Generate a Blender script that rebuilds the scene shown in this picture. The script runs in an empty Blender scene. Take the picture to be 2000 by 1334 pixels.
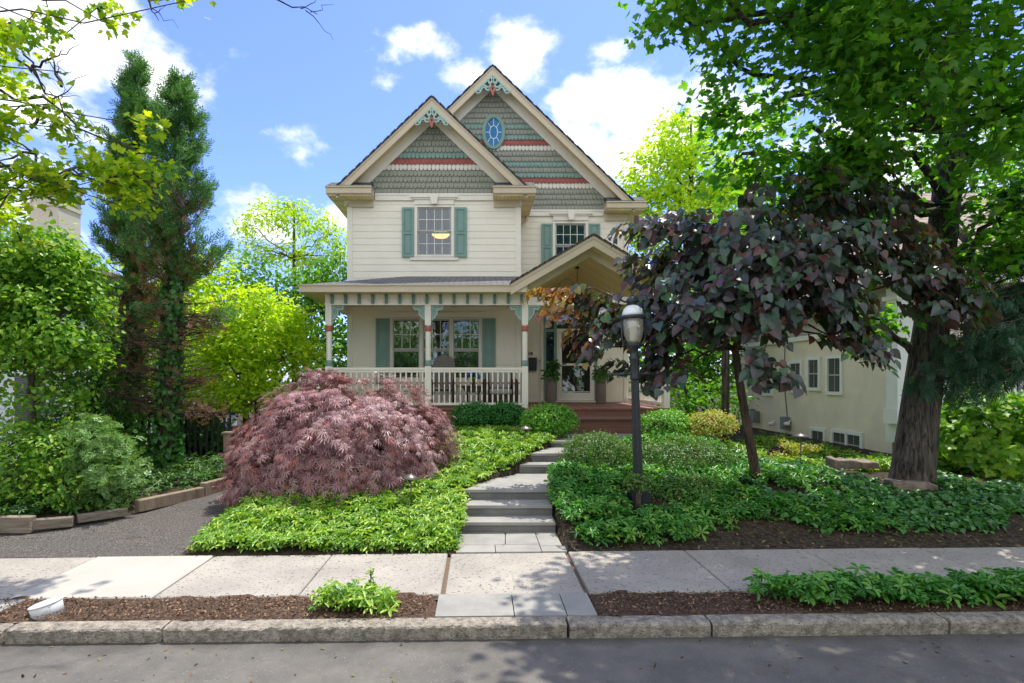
import bpy, math, random
import numpy as np
from mathutils import Vector, Matrix
R = math.radians
rng = np.random.default_rng(7)
random.seed(7)
scene = bpy.context.scene
col = scene.collection
F, PX, PY, H = 1050.0, 935.0, 740.0, 2.25      # focal length in photo pixels, vanishing point, eye height

def W(px, py, Y):
    return Vector(((px-PX)/F*Y, Y, H-(py-PY)/F*Y))

# ------------------------------------------------------------------ materials
def newmat(name):
    m = bpy.data.materials.new(name); m.use_nodes = True
    nt = m.node_tree; nt.nodes.clear()
    out = nt.nodes.new('ShaderNodeOutputMaterial')
    return m, nt, out

def rgba(c): return (c[0], c[1], c[2], 1)

def mat(name, c, rough=.6, var=.12, vscale=3.0, bump=0, bscale=40, spec=.4, c2=None, metal=0, detail=6, aniso=None, speck=None, stretch=None):
    """painted / mineral surface: base colour with mottled variation, fine speckle and a bump"""
    m, nt, out = newmat(name); N, L = nt.nodes.new, nt.links.new
    p = N('ShaderNodeBsdfPrincipled'); L(p.outputs[0], out.inputs[0])
    p.inputs['Roughness'].default_value = rough; p.inputs['Metallic'].default_value = metal
    p.inputs['Specular IOR Level'].default_value = spec
    tc = N('ShaderNodeTexCoord'); vec = tc.outputs['Object']
    if stretch:
        mp = N('ShaderNodeMapping'); mp.inputs['Scale'].default_value = stretch; L(vec, mp.inputs[0]); vec = mp.outputs[0]
    n = N('ShaderNodeTexNoise'); n.inputs['Scale'].default_value = vscale; n.inputs['Detail'].default_value = detail
    n.inputs['Roughness'].default_value = .65
    L(vec, n.inputs['Vector'])
    r = N('ShaderNodeValToRGB'); L(n.outputs[0], r.inputs[0])
    a = c2 if c2 else [x*(1-var) for x in c]; b = c if c2 else [min(1, x*(1+var)) for x in c]
    r.color_ramp.elements[0].position = .36; r.color_ramp.elements[1].position = .66
    r.color_ramp.elements[0].color = rgba(a); r.color_ramp.elements[1].color = rgba(b)
    cout = r.outputs[0]
    if speck:      # (scale, threshold, colour)
        v = N('ShaderNodeTexNoise'); v.inputs['Scale'].default_value = speck[0]; v.inputs['Detail'].default_value = 3
        L(vec, v.inputs['Vector'])
        rr = N('ShaderNodeValToRGB'); rr.color_ramp.elements[0].position = speck[1]; rr.color_ramp.elements[1].position = speck[1]+.05
        L(v.outputs[0], rr.inputs[0])
        mx = N('ShaderNodeMixRGB'); L(rr.outputs[0], mx.inputs[0]); L(cout, mx.inputs[1]); mx.inputs[2].default_value = rgba(speck[2]); cout = mx.outputs[0]
    L(cout, p.inputs['Base Color'])
    if bump:
        bn = N('ShaderNodeTexNoise'); bn.inputs['Scale'].default_value = bscale; bn.inputs['Detail'].default_value = 5
        L(vec, bn.inputs['Vector'])
        bp = N('ShaderNodeBump'); bp.inputs['Strength'].default_value = bump; bp.inputs['Distance'].default_value = .02
        L(bn.outputs[0], bp.inputs['Height']); L(bp.outputs[0], p.inputs['Normal'])
    return m

def leafmat(name, cols, trans=.4, tcol=(1.5, 1.45, .5), rough=.42, spec=.4):
    m, nt, out = newmat(name); N, L = nt.nodes.new, nt.links.new
    g = N('ShaderNodeNewGeometry'); r = N('ShaderNodeValToRGB'); L(g.outputs['Random Per Island'], r.inputs[0])
    els = r.color_ramp.elements
    for i, c in enumerate(cols):
        t = i/(len(cols)-1)
        e = els[i] if i < 2 else els.new(t)
        e.position = t; e.color = rgba(c)
    p = N('ShaderNodeBsdfPrincipled'); p.inputs['Roughness'].default_value = rough; p.inputs['Specular IOR Level'].default_value = spec
    L(r.outputs[0], p.inputs['Base Color'])
    mu = N('ShaderNodeMixRGB'); mu.blend_type = 'MULTIPLY'; mu.inputs[0].default_value = 1; L(r.outputs[0], mu.inputs[1]); mu.inputs[2].default_value = rgba(tcol)
    t = N('ShaderNodeBsdfTranslucent'); L(mu.outputs[0], t.inputs[0])
    mx = N('ShaderNodeMixShader'); mx.inputs[0].default_value = trans
    L(p.outputs[0], mx.inputs[1]); L(t.outputs[0], mx.inputs[2]); L(mx.outputs[0], out.inputs[0])
    return m

def barkmat(name, c1, c2, scale=14, stretch=(1, 1, .16), bump=.9):
    m, nt, out = newmat(name); N, L = nt.nodes.new, nt.links.new
    p = N('ShaderNodeBsdfPrincipled'); p.inputs['Roughness'].default_value = .9; p.inputs['Specular IOR Level'].default_value = .2
    tc = N('ShaderNodeTexCoord'); mp = N('ShaderNodeMapping'); mp.inputs['Scale'].default_value = stretch; L(tc.outputs['Object'], mp.inputs[0])
    n = N('ShaderNodeTexNoise'); n.inputs['Scale'].default_value = scale; n.inputs['Detail'].default_value = 6; n.inputs['Roughness'].default_value = .7
    n.inputs['Distortion'].default_value = .6
    L(mp.outputs[0], n.inputs['Vector'])
    r = N('ShaderNodeValToRGB'); r.color_ramp.elements[0].position = .38; r.color_ramp.elements[1].position = .62
    r.color_ramp.elements[0].color = rgba(c1); r.color_ramp.elements[1].color = rgba(c2)
    L(n.outputs[0], r.inputs[0]); L(r.outputs[0], p.inputs['Base Color'])
    b = N('ShaderNodeBump'); b.inputs['Strength'].default_value = bump; b.inputs['Distance'].default_value = .06
    L(n.outputs[0], b.inputs['Height']); L(b.outputs[0], p.inputs['Normal']); L(p.outputs[0], out.inputs[0])
    return m

def glassmat(name, tint=(.02, .03, .035), refl=.3, trans=.35, rough=.02, tcol=(.75, .85, .85)):
    m, nt, out = newmat(name); N, L = nt.nodes.new, nt.links.new
    d = N('ShaderNodeBsdfDiffuse'); d.inputs[0].default_value = rgba(tint)
    t = N('ShaderNodeBsdfTransparent'); t.inputs[0].default_value = rgba(tcol)
    g = N('ShaderNodeBsdfGlossy'); g.inputs['Roughness'].default_value = rough; g.inputs[0].default_value = (1, 1, 1, 1)
    tc = N('ShaderNodeTexCoord'); n = N('ShaderNodeTexNoise'); n.inputs['Scale'].default_value = 1.6; n.inputs['Detail'].default_value = 2
    L(tc.outputs['Object'], n.inputs['Vector'])
    b = N('ShaderNodeBump'); b.inputs['Strength'].default_value = .12; b.inputs['Distance'].default_value = .02
    L(n.outputs[0], b.inputs['Height']); L(b.outputs[0], g.inputs['Normal'])
    m1 = N('ShaderNodeMixShader'); m1.inputs[0].default_value = trans; L(d.outputs[0], m1.inputs[1]); L(t.outputs[0], m1.inputs[2])
    m2 = N('ShaderNodeMixShader'); m2.inputs[0].default_value = refl; L(m1.outputs[0], m2.inputs[1]); L(g.outputs[0], m2.inputs[2])
    L(m2.outputs[0], out.inputs[0])
    return m

def shinglemat(name, c1, c2, cm, axis='XY', s=1.0):
    """asphalt roof shingles: staggered tabs"""
    m, nt, out = newmat(name); N, L = nt.nodes.new, nt.links.new
    p = N('ShaderNodeBsdfPrincipled'); p.inputs['Roughness'].default_value = .95; p.inputs['Specular IOR Level'].default_value = .15
    tc = N('ShaderNodeTexCoord'); vec = tc.outputs['Object']
    if axis == 'YX':
        sx = N('ShaderNodeSeparateXYZ'); cx = N('ShaderNodeCombineXYZ'); L(vec, sx.inputs[0]); L(sx.outputs[1], cx.inputs[0]); L(sx.outputs[0], cx.inputs[1]); vec = cx.outputs[0]
    b = N('ShaderNodeTexBrick'); b.inputs['Scale'].default_value = 1/s; L(vec, b.inputs['Vector'])
    b.inputs['Brick Width'].default_value = .30; b.inputs['Row Height'].default_value = .13; b.inputs['Mortar Size'].default_value = .012
    b.inputs['Color1'].default_value = rgba(c1); b.inputs['Color2'].default_value = rgba(c2); b.inputs['Mortar'].default_value = rgba(cm)
    n = N('ShaderNodeTexNoise'); n.inputs['Scale'].default_value = 60; n.inputs['Detail'].default_value = 3; L(vec, n.inputs['Vector'])
    mx = N('ShaderNodeMixRGB'); mx.blend_type = 'OVERLAY'; mx.inputs[0].default_value = .6; L(b.outputs[0], mx.inputs[1]); L(n.outputs[0], mx.inputs[2])
    L(mx.outputs[0], p.inputs['Base Color'])
    bp = N('ShaderNodeBump'); bp.inputs['Strength'].default_value = .6; bp.inputs['Distance'].default_value = .02; bp.invert = True
    L(b.outputs['Fac'], bp.inputs['Height']); L(bp.outputs[0], p.inputs['Normal']); L(p.outputs[0], out.inputs[0])
    return m

def linemat(name, c, c2, axis=0, period=.1, width=.1, rough=.6, bump=.5, var=.06):
    """boards / beadboard: parallel grooves across one axis"""
    m, nt, out = newmat(name); N, L = nt.nodes.new, nt.links.new
    p = N('ShaderNodeBsdfPrincipled'); p.inputs['Roughness'].default_value = rough; p.inputs['Specular IOR Level'].default_value = .3
    tc = N('ShaderNodeTexCoord'); s = N('ShaderNodeSeparateXYZ'); L(tc.outputs['Object'], s.inputs[0])
    d = N('ShaderNodeMath'); d.operation = 'DIVIDE'; L(s.outputs[axis], d.inputs[0]); d.inputs[1].default_value = period
    fr = N('ShaderNodeMath'); fr.operation = 'FRACT'; L(d.outputs[0], fr.inputs[0])
    fl = N('ShaderNodeMath'); fl.operation = 'FLOOR'; L(d.outputs[0], fl.inputs[0])
    lt = N('ShaderNodeMath'); lt.operation = 'LESS_THAN'; L(fr.outputs[0], lt.inputs[0]); lt.inputs[1].default_value = width
    wn = N('ShaderNodeTexWhiteNoise'); wn.noise_dimensions = '1D'; L(fl.outputs[0], wn.inputs['W'])
    n = N('ShaderNodeTexNoise'); n.inputs['Scale'].default_value = 5; n.inputs['Detail'].default_value = 5; L(tc.outputs['Object'], n.inputs['Vector'])
    ad = N('ShaderNodeMath'); ad.operation = 'ADD'; L(wn.outputs[0], ad.inputs[0]); L(n.outputs[0], ad.inputs[1])
    mr = N('ShaderNodeMapRange'); mr.inputs[1].default_value = .2; mr.inputs[2].default_value = 1.8; mr.inputs[3].default_value = 1-var*2; mr.inputs[4].default_value = 1+var*2
    L(ad.outputs[0], mr.inputs[0])
    mx = N('ShaderNodeMixRGB'); L(lt.outputs[0], mx.inputs[0]); mx.inputs[1].default_value = rgba(c); mx.inputs[2].default_value = rgba(c2)
    mv = N('ShaderNodeVectorMath'); mv.operation = 'SCALE'; L(mx.outputs[0], mv.inputs[0]); L(mr.outputs[0], mv.inputs['Scale'])
    L(mv.outputs[0], p.inputs['Base Color'])
    b = N('ShaderNodeBump'); b.inputs['Strength'].default_value = bump; b.inputs['Distance'].default_value = .01; b.invert = True
    L(lt.outputs[0], b.inputs['Height']); L(b.outputs[0], p.inputs['Normal']); L(p.outputs[0], out.inputs[0])
    return m

def emitmat(name, c, s):
    m, nt, out = newmat(name); e = nt.nodes.new('ShaderNodeEmission'); e.inputs[0].default_value = rgba(c); e.inputs[1].default_value = s
    nt.links.new(e.outputs[0], out.inputs[0]); return m

# ------------------------------------------------------------------ mesh builder
class MB:
    def __init__(s): s.v = []; s.f = []; s.m = []; s.mi = 0; s.sm = []; s.smooth = False
    def add(s, vs, fs):
        o = len(s.v); s.v += [tuple(v) for v in vs]
        for f in fs: s.f.append(tuple(i+o for i in f)); s.m.append(s.mi); s.sm.append(s.smooth)
        return s
    def box(s, x0, x1, y0, y1, z0, z1):
        return s.add([(x0, y0, z0), (x1, y0, z0), (x1, y1, z0), (x0, y1, z0), (x0, y0, z1), (x1, y0, z1), (x1, y1, z1), (x0, y1, z1)],
                     [(0, 3, 2, 1), (4, 5, 6, 7), (0, 1, 5, 4), (1, 2, 6, 5), (2, 3, 7, 6), (3, 0, 4, 7)])
    def prism(s, pts, y0, y1):           # polygon in XZ, extruded along Y
        n = len(pts)
        return s.add([(x, y0, z) for x, z in pts]+[(x, y1, z) for x, z in pts],
                     [tuple(range(n)), tuple(range(2*n-1, n-1, -1))]+[(i, i+n, (i+1) % n+n, (i+1) % n) for i in range(n)])
    def slab(s, pts, z0, z1):            # polygon in XY, extruded along Z (z1 may be a function)
        n = len(pts); top = [(x, y, z1(x, y) if callable(z1) else z1) for x, y in pts]
        bot = [(x, y, z0(x, y) if callable(z0) else z0) for x, y in pts]
        return s.add(bot+top, [tuple(range(n-1, -1, -1)), tuple(range(n, 2*n))]+[(i, (i+1) % n, (i+1) % n+n, i+n) for i in range(n)])
    def sheet(s, p, t):                  # thick sheet from polygon p (3D) displaced by vector t
        n = len(p); q = [tuple(Vector(a)+Vector(t)) for a in p]
        return s.add(list(p)+q, [tuple(range(n)), tuple(range(2*n-1, n-1, -1))]+[(i, i+n, (i+1) % n+n, (i+1) % n) for i in range(n)])
    def tube(s, pts, rad, n=8, cap=True):
        pts = [Vector(p) for p in pts]
        if not hasattr(rad, '__len__'): rad = [rad]*len(pts)
        rings = []; o = None
        for i, p in enumerate(pts):
            d = (pts[min(i+1, len(pts)-1)]-pts[max(i-1, 0)]).normalized()
            if o is None or abs(o.dot(d)) > .95: o = Vector((1, 0, 0)) if abs(d.x) < .7 else Vector((0, 1, 0))
            a = (o-d*o.dot(d)).normalized(); b = d.cross(a); o = a
            rings.append([p+(a*math.cos(2*math.pi*k/n)+b*math.sin(2*math.pi*k/n))*rad[i] for k in range(n)])
        vs = [v for r in rings for v in r]; fs = []
        for i in range(len(pts)-1):
            for k in range(n): fs.append((i*n+k, i*n+(k+1) % n, (i+1)*n+(k+1) % n, (i+1)*n+k))
        if cap: fs += [tuple(range(n-1, -1, -1)), tuple((len(pts)-1)*n+k for k in range(n))]
        sm = s.smooth; s.smooth = n > 4; s.add(vs, fs); s.smooth = sm; return s
    def lathe(s, prof, c, n=16, sq=False, ang=0, flute=0):
        vs = []; fs = []; c = Vector(c)
        for r, z in prof:
            for k in range(n):
                a = 2*math.pi*(k+.5)/n+ang; rr = r*(1.4142 if sq else 1)*(1-flute*(k % 2))
                vs.append((c.x+rr*math.cos(a), c.y+rr*math.sin(a), c.z+z))
        for i in range(len(prof)-1):
            for k in range(n): fs.append((i*n+k, i*n+(k+1) % n, (i+1)*n+(k+1) % n, (i+1)*n+k))
        fs += [tuple(range(n-1, -1, -1)), tuple((len(prof)-1)*n+k for k in range(n))]
        sm = s.smooth; s.smooth = n > 6 and not flute; s.add(vs, fs); s.smooth = sm; return s
    def ball(s, c, r, n=12, m=8):
        r = (r, r, r) if not hasattr(r, '__len__') else r
        prof = [(max(math.sin(math.pi*i/m), .001), -math.cos(math.pi*i/m)) for i in range(m+1)]
        b = MB(); b.smooth = True; b.lathe(prof, (0, 0, 0), n)
        sm = s.smooth; s.smooth = True
        s.add([(c[0]+v[0]*r[0], c[1]+v[1]*r[1], c[2]+v[2]*r[2]) for v in b.v], b.f); s.smooth = sm; return s
    def rot(s, ang, c, axis='Z', frm=0):
        M = Matrix.Translation(c) @ Matrix.Rotation(ang, 4, axis) @ Matrix.Translation(-Vector(c))
        s.v[frm:] = [tuple(M @ Vector(v)) for v in s.v[frm:]]; return s

def put(o, parent=None):
    col.objects.link(o)
    if parent is not None:
        o.parent = parent
        if parent.type == 'EMPTY': o.location = -Vector(parent.location)
    return o

def build(name, mb, mats, parent=None, bevel=0, label=None):
    me = bpy.data.meshes.new(name); me.from_pydata(mb.v, [], mb.f)
    if not isinstance(mats, (list, tuple)): mats = [mats]
    for m in mats: me.materials.append(m)
    me.polygons.foreach_set('material_index', mb.m); me.polygons.foreach_set('use_smooth', mb.sm)
    me.update()
    o = put(bpy.data.objects.new(name, me), parent)
    if bevel:
        b = o.modifiers.new('bevel', 'BEVEL'); b.width = bevel; b.segments = 2; b.limit_method = 'ANGLE'; b.angle_limit = R(40)
    if label: o['label'] = label
    return o

def tag(o, label=None, cat=None, group=None, kind=None):
    for k, v in (('label', label), ('category', cat), ('group', group), ('kind', kind)):
        if v: o[k] = v
    return o

def thing(name, label, cat, loc=(0, 0, 0), group=None):
    o = bpy.data.objects.new(name, None); col.objects.link(o); o.location = loc; o.empty_display_size = .2
    return tag(o, label, cat, group)

def copy_tree(o, parent=None):
    c = o.copy(); col.objects.link(c); c.parent = parent
    for ch in list(o.children): copy_tree(ch, c)
    return c

# ------------------------------------------------------------------ leaves
def tmpl_oval(w=.5, cup=.12):
    v = [(0, 0, 0), (w*.42, .28, cup), (w*.5, .58, cup), (w*.25, .85, cup*.5), (0, 1, -.05), (-w*.25, .85, cup*.5), (-w*.5, .58, cup), (-w*.42, .28, cup), (0, .5, 0)]
    return v, [(0, 1, 2, 8), (8, 2, 3, 4), (0, 8, 6, 7), (8, 4, 5, 6)]
def tmpl_maple():
    half = [(0, .0), (.22, -.04), (.2, .1), (.5, .14), (.42, .27), (.62, .5), (.4, .5), (.34, .62), (.2, .55), (.2, .78), (0, 1.05)]
    v = [(x, y, .16*x-.1*y*y) for x, y in half]+[(-x, y, .16*x-.1*y*y) for x, y in half[1:-1]]
    n = len(half)
    return v, [tuple(range(n)), tuple([0, n-1]+list(range(2*n-3, n-1, -1)))]
def tmpl_heart():
    half = [(0, .08), (.14, -.03), (.34, .0), (.5, .2), (.47, .45), (.3, .7), (0, 1.05)]
    v = [(x, y, .28*x-.24*y*y) for x, y in half]+[(-x, y, .28*x-.24*y*y) for x, y in half[1:-1]]
    n = len(half)
    return v, [tuple(range(n)), tuple([0, n-1]+list(range(2*n-3, n-1, -1)))]
def tmpl_star(lobes=7, w=.05):
    v, f = [], []
    for i in range(lobes):
        t = (i-(lobes-1)/2)/((lobes-1)/2); a = t*1.75; L = 1.0-.5*abs(t)**1.5
        d = (math.sin(a), math.cos(a)); p = (d[1], -d[0]); o = len(v)
        v += [(0, 0, 0), (d[0]*L*.45+p[0]*w, d[1]*L*.45+p[1]*w, .04), (d[0]*L, d[1]*L, -.22*L), (d[0]*L*.45-p[0]*w, d[1]*L*.45-p[1]*w, .04)]
        f += [(o, o+1, o+2, o+3)]
    # join lobes at the base so each leaf is one island
    m = {}; nv = []; idx = []
    for p in v:
        if p == (0, 0, 0):
            if 'o' not in m: m['o'] = len(nv); nv.append(p)
            idx.append(m['o'])
        else: idx.append(len(nv)); nv.append(p)
    return nv, [tuple(idx[i] for i in q) for q in f]
def tmpl_spray(n=6, w=.07, spread=.55, droop=.0):
    """a flat conifer spray: an axis with side shoots"""
    v = [(-w*.5, 0, 0), (w*.5, 0, 0), (0, 1, -droop)]; f = [(0, 1, 2)]
    for i in range(n):
        y = .12+.72*i/n; s = 1 if i % 2 else -1; L = spread*(1-.5*i/n)
        o = len(v); b = random.uniform(-.08, .08)
        v += [(0, y, -droop*y*y), (s*L*.5, y+L*.35+w, b), (s*L*.8, y+L*.75, b-droop*.3), (s*L*.55, y+L*.3-w*.4, b)]
        f += [(o, o+1, o+2, o+3)]
    return v, f
def tmpl_whorl(n=6, w=.36, up=.12):
    """pachysandra-like rosette: leaves around a centre"""
    v, f = [(0, 0, .1)], []
    for i in range(n):
        a = 2*math.pi*i/n+random.uniform(-.25, .25); L = random.uniform(.75, 1.1); z = random.uniform(-.12, .3)
        d = (math.cos(a), math.sin(a)); p = (-d[1], d[0]); o = len(v)
        v += [(d[0]*L*.55+p[0]*w*.42, d[1]*L*.55+p[1]*w*.42, .1+z*.5+up), (d[0]*L*.85+p[0]*w*.33, d[1]*L*.85+p[1]*w*.33, z+up*.5), (d[0]*L, d[1]*L, z-.05),
              (d[0]*L*.85-p[0]*w*.33, d[1]*L*.85-p[1]*w*.33, z+up*.5), (d[0]*L*.55-p[0]*w*.42, d[1]*L*.55-p[1]*w*.42, .1+z*.5+up), (d[0]*L*.6, d[1]*L*.6, .02+z*.5)]
        f += [(0, o, o+1, o+5), (o+5, o+1, o+2), (0, o+5, o+3, o+4), (o+5, o+2, o+3)]
    return v, f

def unit(a): return a/np.maximum(np.linalg.norm(a, axis=1, keepdims=True), 1e-9)

def leaves(name, tm, pos, nrm, tip, size, mats, parent=None, midx=None):
    tv = np.array(tm[0], dtype=np.float64); k = len(tv); n = len(pos)
    nrm = unit(nrm); b = unit(np.cross(tip, nrm)); t = np.cross(nrm, b)
    size = np.broadcast_to(size, (n,))
    co = pos[:, None, :]+size[:, None, None]*(tv[None, :, 0:1]*b[:, None, :]+tv[None, :, 1:2]*t[:, None, :]+tv[None, :, 2:3]*nrm[:, None, :])
    flat = np.concatenate([np.array(f) for f in tm[1]]); lens = np.array([len(f) for f in tm[1]])
    loops = (flat[None, :]+(np.arange(n)*k)[:, None]).ravel()
    tot = np.tile(lens, n); start = np.concatenate([[0], np.cumsum(tot)[:-1]])
    me = bpy.data.meshes.new(name)
    me.vertices.add(n*k); me.vertices.foreach_set('co', co.astype(np.float32).ravel())
    me.loops.add(len(loops)); me.loops.foreach_set('vertex_index', loops.astype(np.int32))
    me.polygons.add(len(tot)); me.polygons.foreach_set('loop_start', start.astype(np.int32))
    if not isinstance(mats, (list, tuple)): mats = [mats]
    for m in mats: me.materials.append(m)
    if midx is not None: me.polygons.foreach_set('material_index', np.repeat(midx, len(lens)).astype(np.int32))
    me.update(calc_edges=True)
    o = bpy.data.objects.new(name, me)
    return put(o, parent)

_G = [rng.normal(size=(3, 1)) for _ in range(1)]
_wv = rng.normal(size=(9, 3)); _ph = rng.uniform(0, 6.28, 9)
def lump(p, s):
    """cheap smooth noise in about -1..1"""
    return np.sin(p@(_wv.T*s)+_ph).sum(1)/4.0

def blobs_sample(blobs, n, shell=.5):
    c = np.array([b[:3] for b in blobs]); r = np.array([b[3:6] for b in blobs])
    w = (r[:, 0]*r[:, 1]*r[:, 2])**(.75); w /= w.sum()
    i = rng.choice(len(blobs), n, p=w)
    d = unit(rng.normal(size=(n, 3)))
    u = shell+(1-shell)*rng.random(n)**.6
    return c[i]+d*r[i]*u[:, None], d, i

def blob(px, py, Y, rx, ry, rd=None):
    p = W(px, py, Y); k = Y/F
    rd = rd*k if rd else (rx+ry)*.5*k
    return (p.x, p.y, p.z, rx*k, rd, ry*k)

def foliage(name, blobs, ncl, per, spread, tm, size, m, parent, shell=.5, up=.6, out=.5, rnd=.6, droop=.3, cut=-.35, ns=2.2, jit=.35, hang=0):
    cpos, d, _ = blobs_sample(blobs, int(ncl*1.35), shell)
    keep = lump(cpos, ns) > cut
    cpos, d = cpos[keep][:ncl], d[keep][:ncl]; n = len(cpos)
    pos = np.repeat(cpos, per, 0)+rng.normal(size=(n*per, 3))*spread*np.array([1, 1, .6]); dd = np.repeat(d, per, 0)
    nn = rng.normal(size=(n*per, 3))*rnd+dd*out; nn[:, 2] += up
    if hang: nn = rng.normal(size=(n*per, 3))*rnd+dd*np.array([out, out, .3*out]); nn[:, 1] -= .25
    tip = rng.normal(size=(n*per, 3))*.7+dd*.6; tip[:, 2] -= droop*2+hang*2
    s = size*(1+rng.uniform(-jit, jit, n*per))
    o = leaves(name, tm, pos, nn, tip, s, m, parent)
    return o, cpos

def limb(mb, a, b, r0, r1, sag=0, seg=6, wob=.04, n=7):
    a, b = Vector(a), Vector(b); L = (b-a).length; pts = []; rad = []
    for i in range(seg+1):
        t = i/seg; p = a.lerp(b, t); p.z += sag*4*t*(1-t)*L
        if 0 < i < seg: p += Vector(rng.normal(size=3))*wob*L
        pts.append(p); rad.append(r0+(r1-r0)*t)
    mb.tube(pts, rad, n); return pts

def tree(name, label, cat, base, trunk, blobs, leafm, bark, tm, size, ncl, per, spread, group=None, limbs=True, twigs=60, parts=('trunk', 'crown'), extra=None, limb_r=.35, **kw):
    root = thing(name, label, cat, base, group)
    t = MB(); pts = [Vector(p[:3]) for p in trunk]; rad = [p[3] for p in trunk]
    o, cl = foliage(parts[1], blobs, ncl, per, spread, tm, size, leafm, root, **kw)
    if len(pts):
        t.tube(pts, rad, 14)
        if limbs:
            for b in blobs:
                c = Vector(b[:3])
                j = min(range(1, len(pts)), key=lambda i: (pts[i]-c).length+(2 if pts[i].z > c.z else 0)*.4)
                r0 = max(.012, min(rad[j]*.6, rad[0]*limb_r))
                limb(t, pts[j], c, r0, r0*.3, .06)
        if twigs:
            B = np.array([b[:3] for b in blobs])
            for k in rng.choice(len(cl), min(twigs, len(cl)), replace=False):
                p = cl[k]; c = B[np.argmin(((B-p)**2).sum(1))]
                limb(t, c, p, .012+rad[0]*.03, .004, .05, seg=4, n=4)
        if extra: extra(t)
        build(parts[0], t, bark, root)
    return root
EXPO, SUNE, SKYS, CLD = 1.32, 2.4, .15, 4.4
SKYTINT = (.50, .55, .90, 1)
# ================================================================== camera, sky, sun
cam = bpy.data.objects.new('camera', bpy.data.cameras.new('camera')); col.objects.link(cam); scene.camera = cam
cam.location = (0, 0, H); cam.rotation_euler = (R(90), 0, 0)
cam.data.sensor_width = 36; cam.data.lens = F/2000*36; cam.data.shift_x = (1000-PX)/2000; cam.data.shift_y = (PY-667)/2000
cam.data.clip_start = .05; cam.data.clip_end = 3000
scene.view_settings.view_transform = 'Standard'; scene.view_settings.look = 'None'; scene.view_settings.gamma = 1
scene.view_settings.exposure = EXPO
SUN = Vector((.604*math.cos(R(70)), .797*math.cos(R(70)), math.sin(R(70))))
sl = bpy.data.lights.new('sun', 'SUN'); sl.energy = SUNE; sl.angle = R(.5); sl.color = (1, .95, .86)
so = bpy.data.objects.new('sun', sl); col.objects.link(so); so.rotation_euler = (-SUN).to_track_quat('-Z', 'Y').to_euler(); so.location = (0, 0, 40)

w = bpy.data.worlds.new('World'); scene.world = w; w.use_nodes = True
nt = w.node_tree; nt.nodes.clear(); N, L = nt.nodes.new, nt.links.new
out = N('ShaderNodeOutputWorld'); bg = N('ShaderNodeBackground'); L(bg.outputs[0], out.inputs[0]); bg.inputs[1].default_value = SKYS
sky = N('ShaderNodeTexSky'); sky.sky_type = 'NISHITA'; sky.sun_disc = False; sky.sun_elevation = R(70); sky.sun_rotation = R(37.2)
sky.air_density = 1.0; sky.dust_density = .6; sky.ozone_density = 2.2
tc = N('ShaderNodeTexCoord')
cn = N('ShaderNodeTexNoise'); cn.inputs['Scale'].default_value = 9; cn.inputs['Detail'].default_value = 9; cn.inputs['Roughness'].default_value = .58
mp = N('ShaderNodeMapping'); mp.inputs['Scale'].default_value = (1, 1, 1.5); L(tc.outputs['Generated'], mp.inputs[0]); L(mp.outputs[0], cn.inputs['Vector'])
def mth(op, a, b=None):
    n = N('ShaderNodeMath'); n.operation = op
    for i, q in enumerate((a, b)):
        if q is None: continue
        if isinstance(q, (int, float)): n.inputs[i].default_value = q
        else: L(q, n.inputs[i])
    return n.outputs[0]
acc = None      # cumulus groups, each a direction with an angular half size
for px, py, rx, ry, wt in [(130, 90, 230, 120, 1), (290, 130, 90, 70, .8), (60, 200, 190, 70, .8), (585, 305, 62, 46, .62), (752, 165, 42, 48, .5), (1020, 110, 100, 62, .9), (930, 150, 70, 45, .7),
                       (1250, 210, 190, 100, 1), (1190, 100, 70, 34, .75), (1300, 260, 200, 90, 1), (1330, 75, 70, 22, .45), (1800, 300, 420, 140, .7), (500, 430, 90, 50, .7), (660, 420, 60, 40, .7), (345, 130, 60, 22, .5), (-300, 300, 300, 200, .8), (860, 100, 60, 20, .4)]:
    d = Vector(((px-PX)/F, 1, (PY-py)/F)); k = 1/d.length; d.normalize()
    s = N('ShaderNodeVectorMath'); s.operation = 'SUBTRACT'; L(tc.outputs['Generated'], s.inputs[0]); s.inputs[1].default_value = d
    q = N('ShaderNodeVectorMath'); q.operation = 'MULTIPLY'; L(s.outputs[0], q.inputs[0]); q.inputs[1].default_value = (F/rx/k*.9, F/max(rx, ry)/k*.9, F/ry/k)
    ln = N('ShaderNodeVectorMath'); ln.operation = 'LENGTH'; L(q.outputs[0], ln.inputs[0])
    v = mth('MULTIPLY', mth('SUBTRACT', 1.0, ln.outputs['Value']), wt)
    acc = v if acc is None else mth('MAXIMUM', acc, v)
for d, sc in (((0, -1, .75), (.9, 1.0, 1.1)), ((-.9, -.6, .5), (1.2, 1.2, 1.3)), ((.9, -.6, .6), (1.2, 1.2, 1.3))):     # unseen cloud banks added behind the camera to brighten the shaded facade
    d = Vector(d).normalized()
    s = N('ShaderNodeVectorMath'); s.operation = 'SUBTRACT'; L(tc.outputs['Generated'], s.inputs[0]); s.inputs[1].default_value = d
    q = N('ShaderNodeVectorMath'); q.operation = 'MULTIPLY'; L(s.outputs[0], q.inputs[0]); q.inputs[1].default_value = sc
    ln = N('ShaderNodeVectorMath'); ln.operation = 'LENGTH'; L(q.outputs[0], ln.inputs[0])
    acc = mth('MAXIMUM', acc, mth('SUBTRACT', 1.0, ln.outputs['Value']))
dens = mth('ADD', mth('MULTIPLY', mth('MAXIMUM', acc, -.6), .55), mth('MULTIPLY', mth('SUBTRACT', cn.outputs[0], .5), 1.35))
ramp = N('ShaderNodeValToRGB'); ramp.color_ramp.interpolation = 'EASE'; ramp.color_ramp.elements[0].position = .0; ramp.color_ramp.elements[1].position = .33; L(dens, ramp.inputs[0])
cmix = N('ShaderNodeMixRGB'); L(ramp.outputs[0], cmix.inputs[0])
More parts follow.
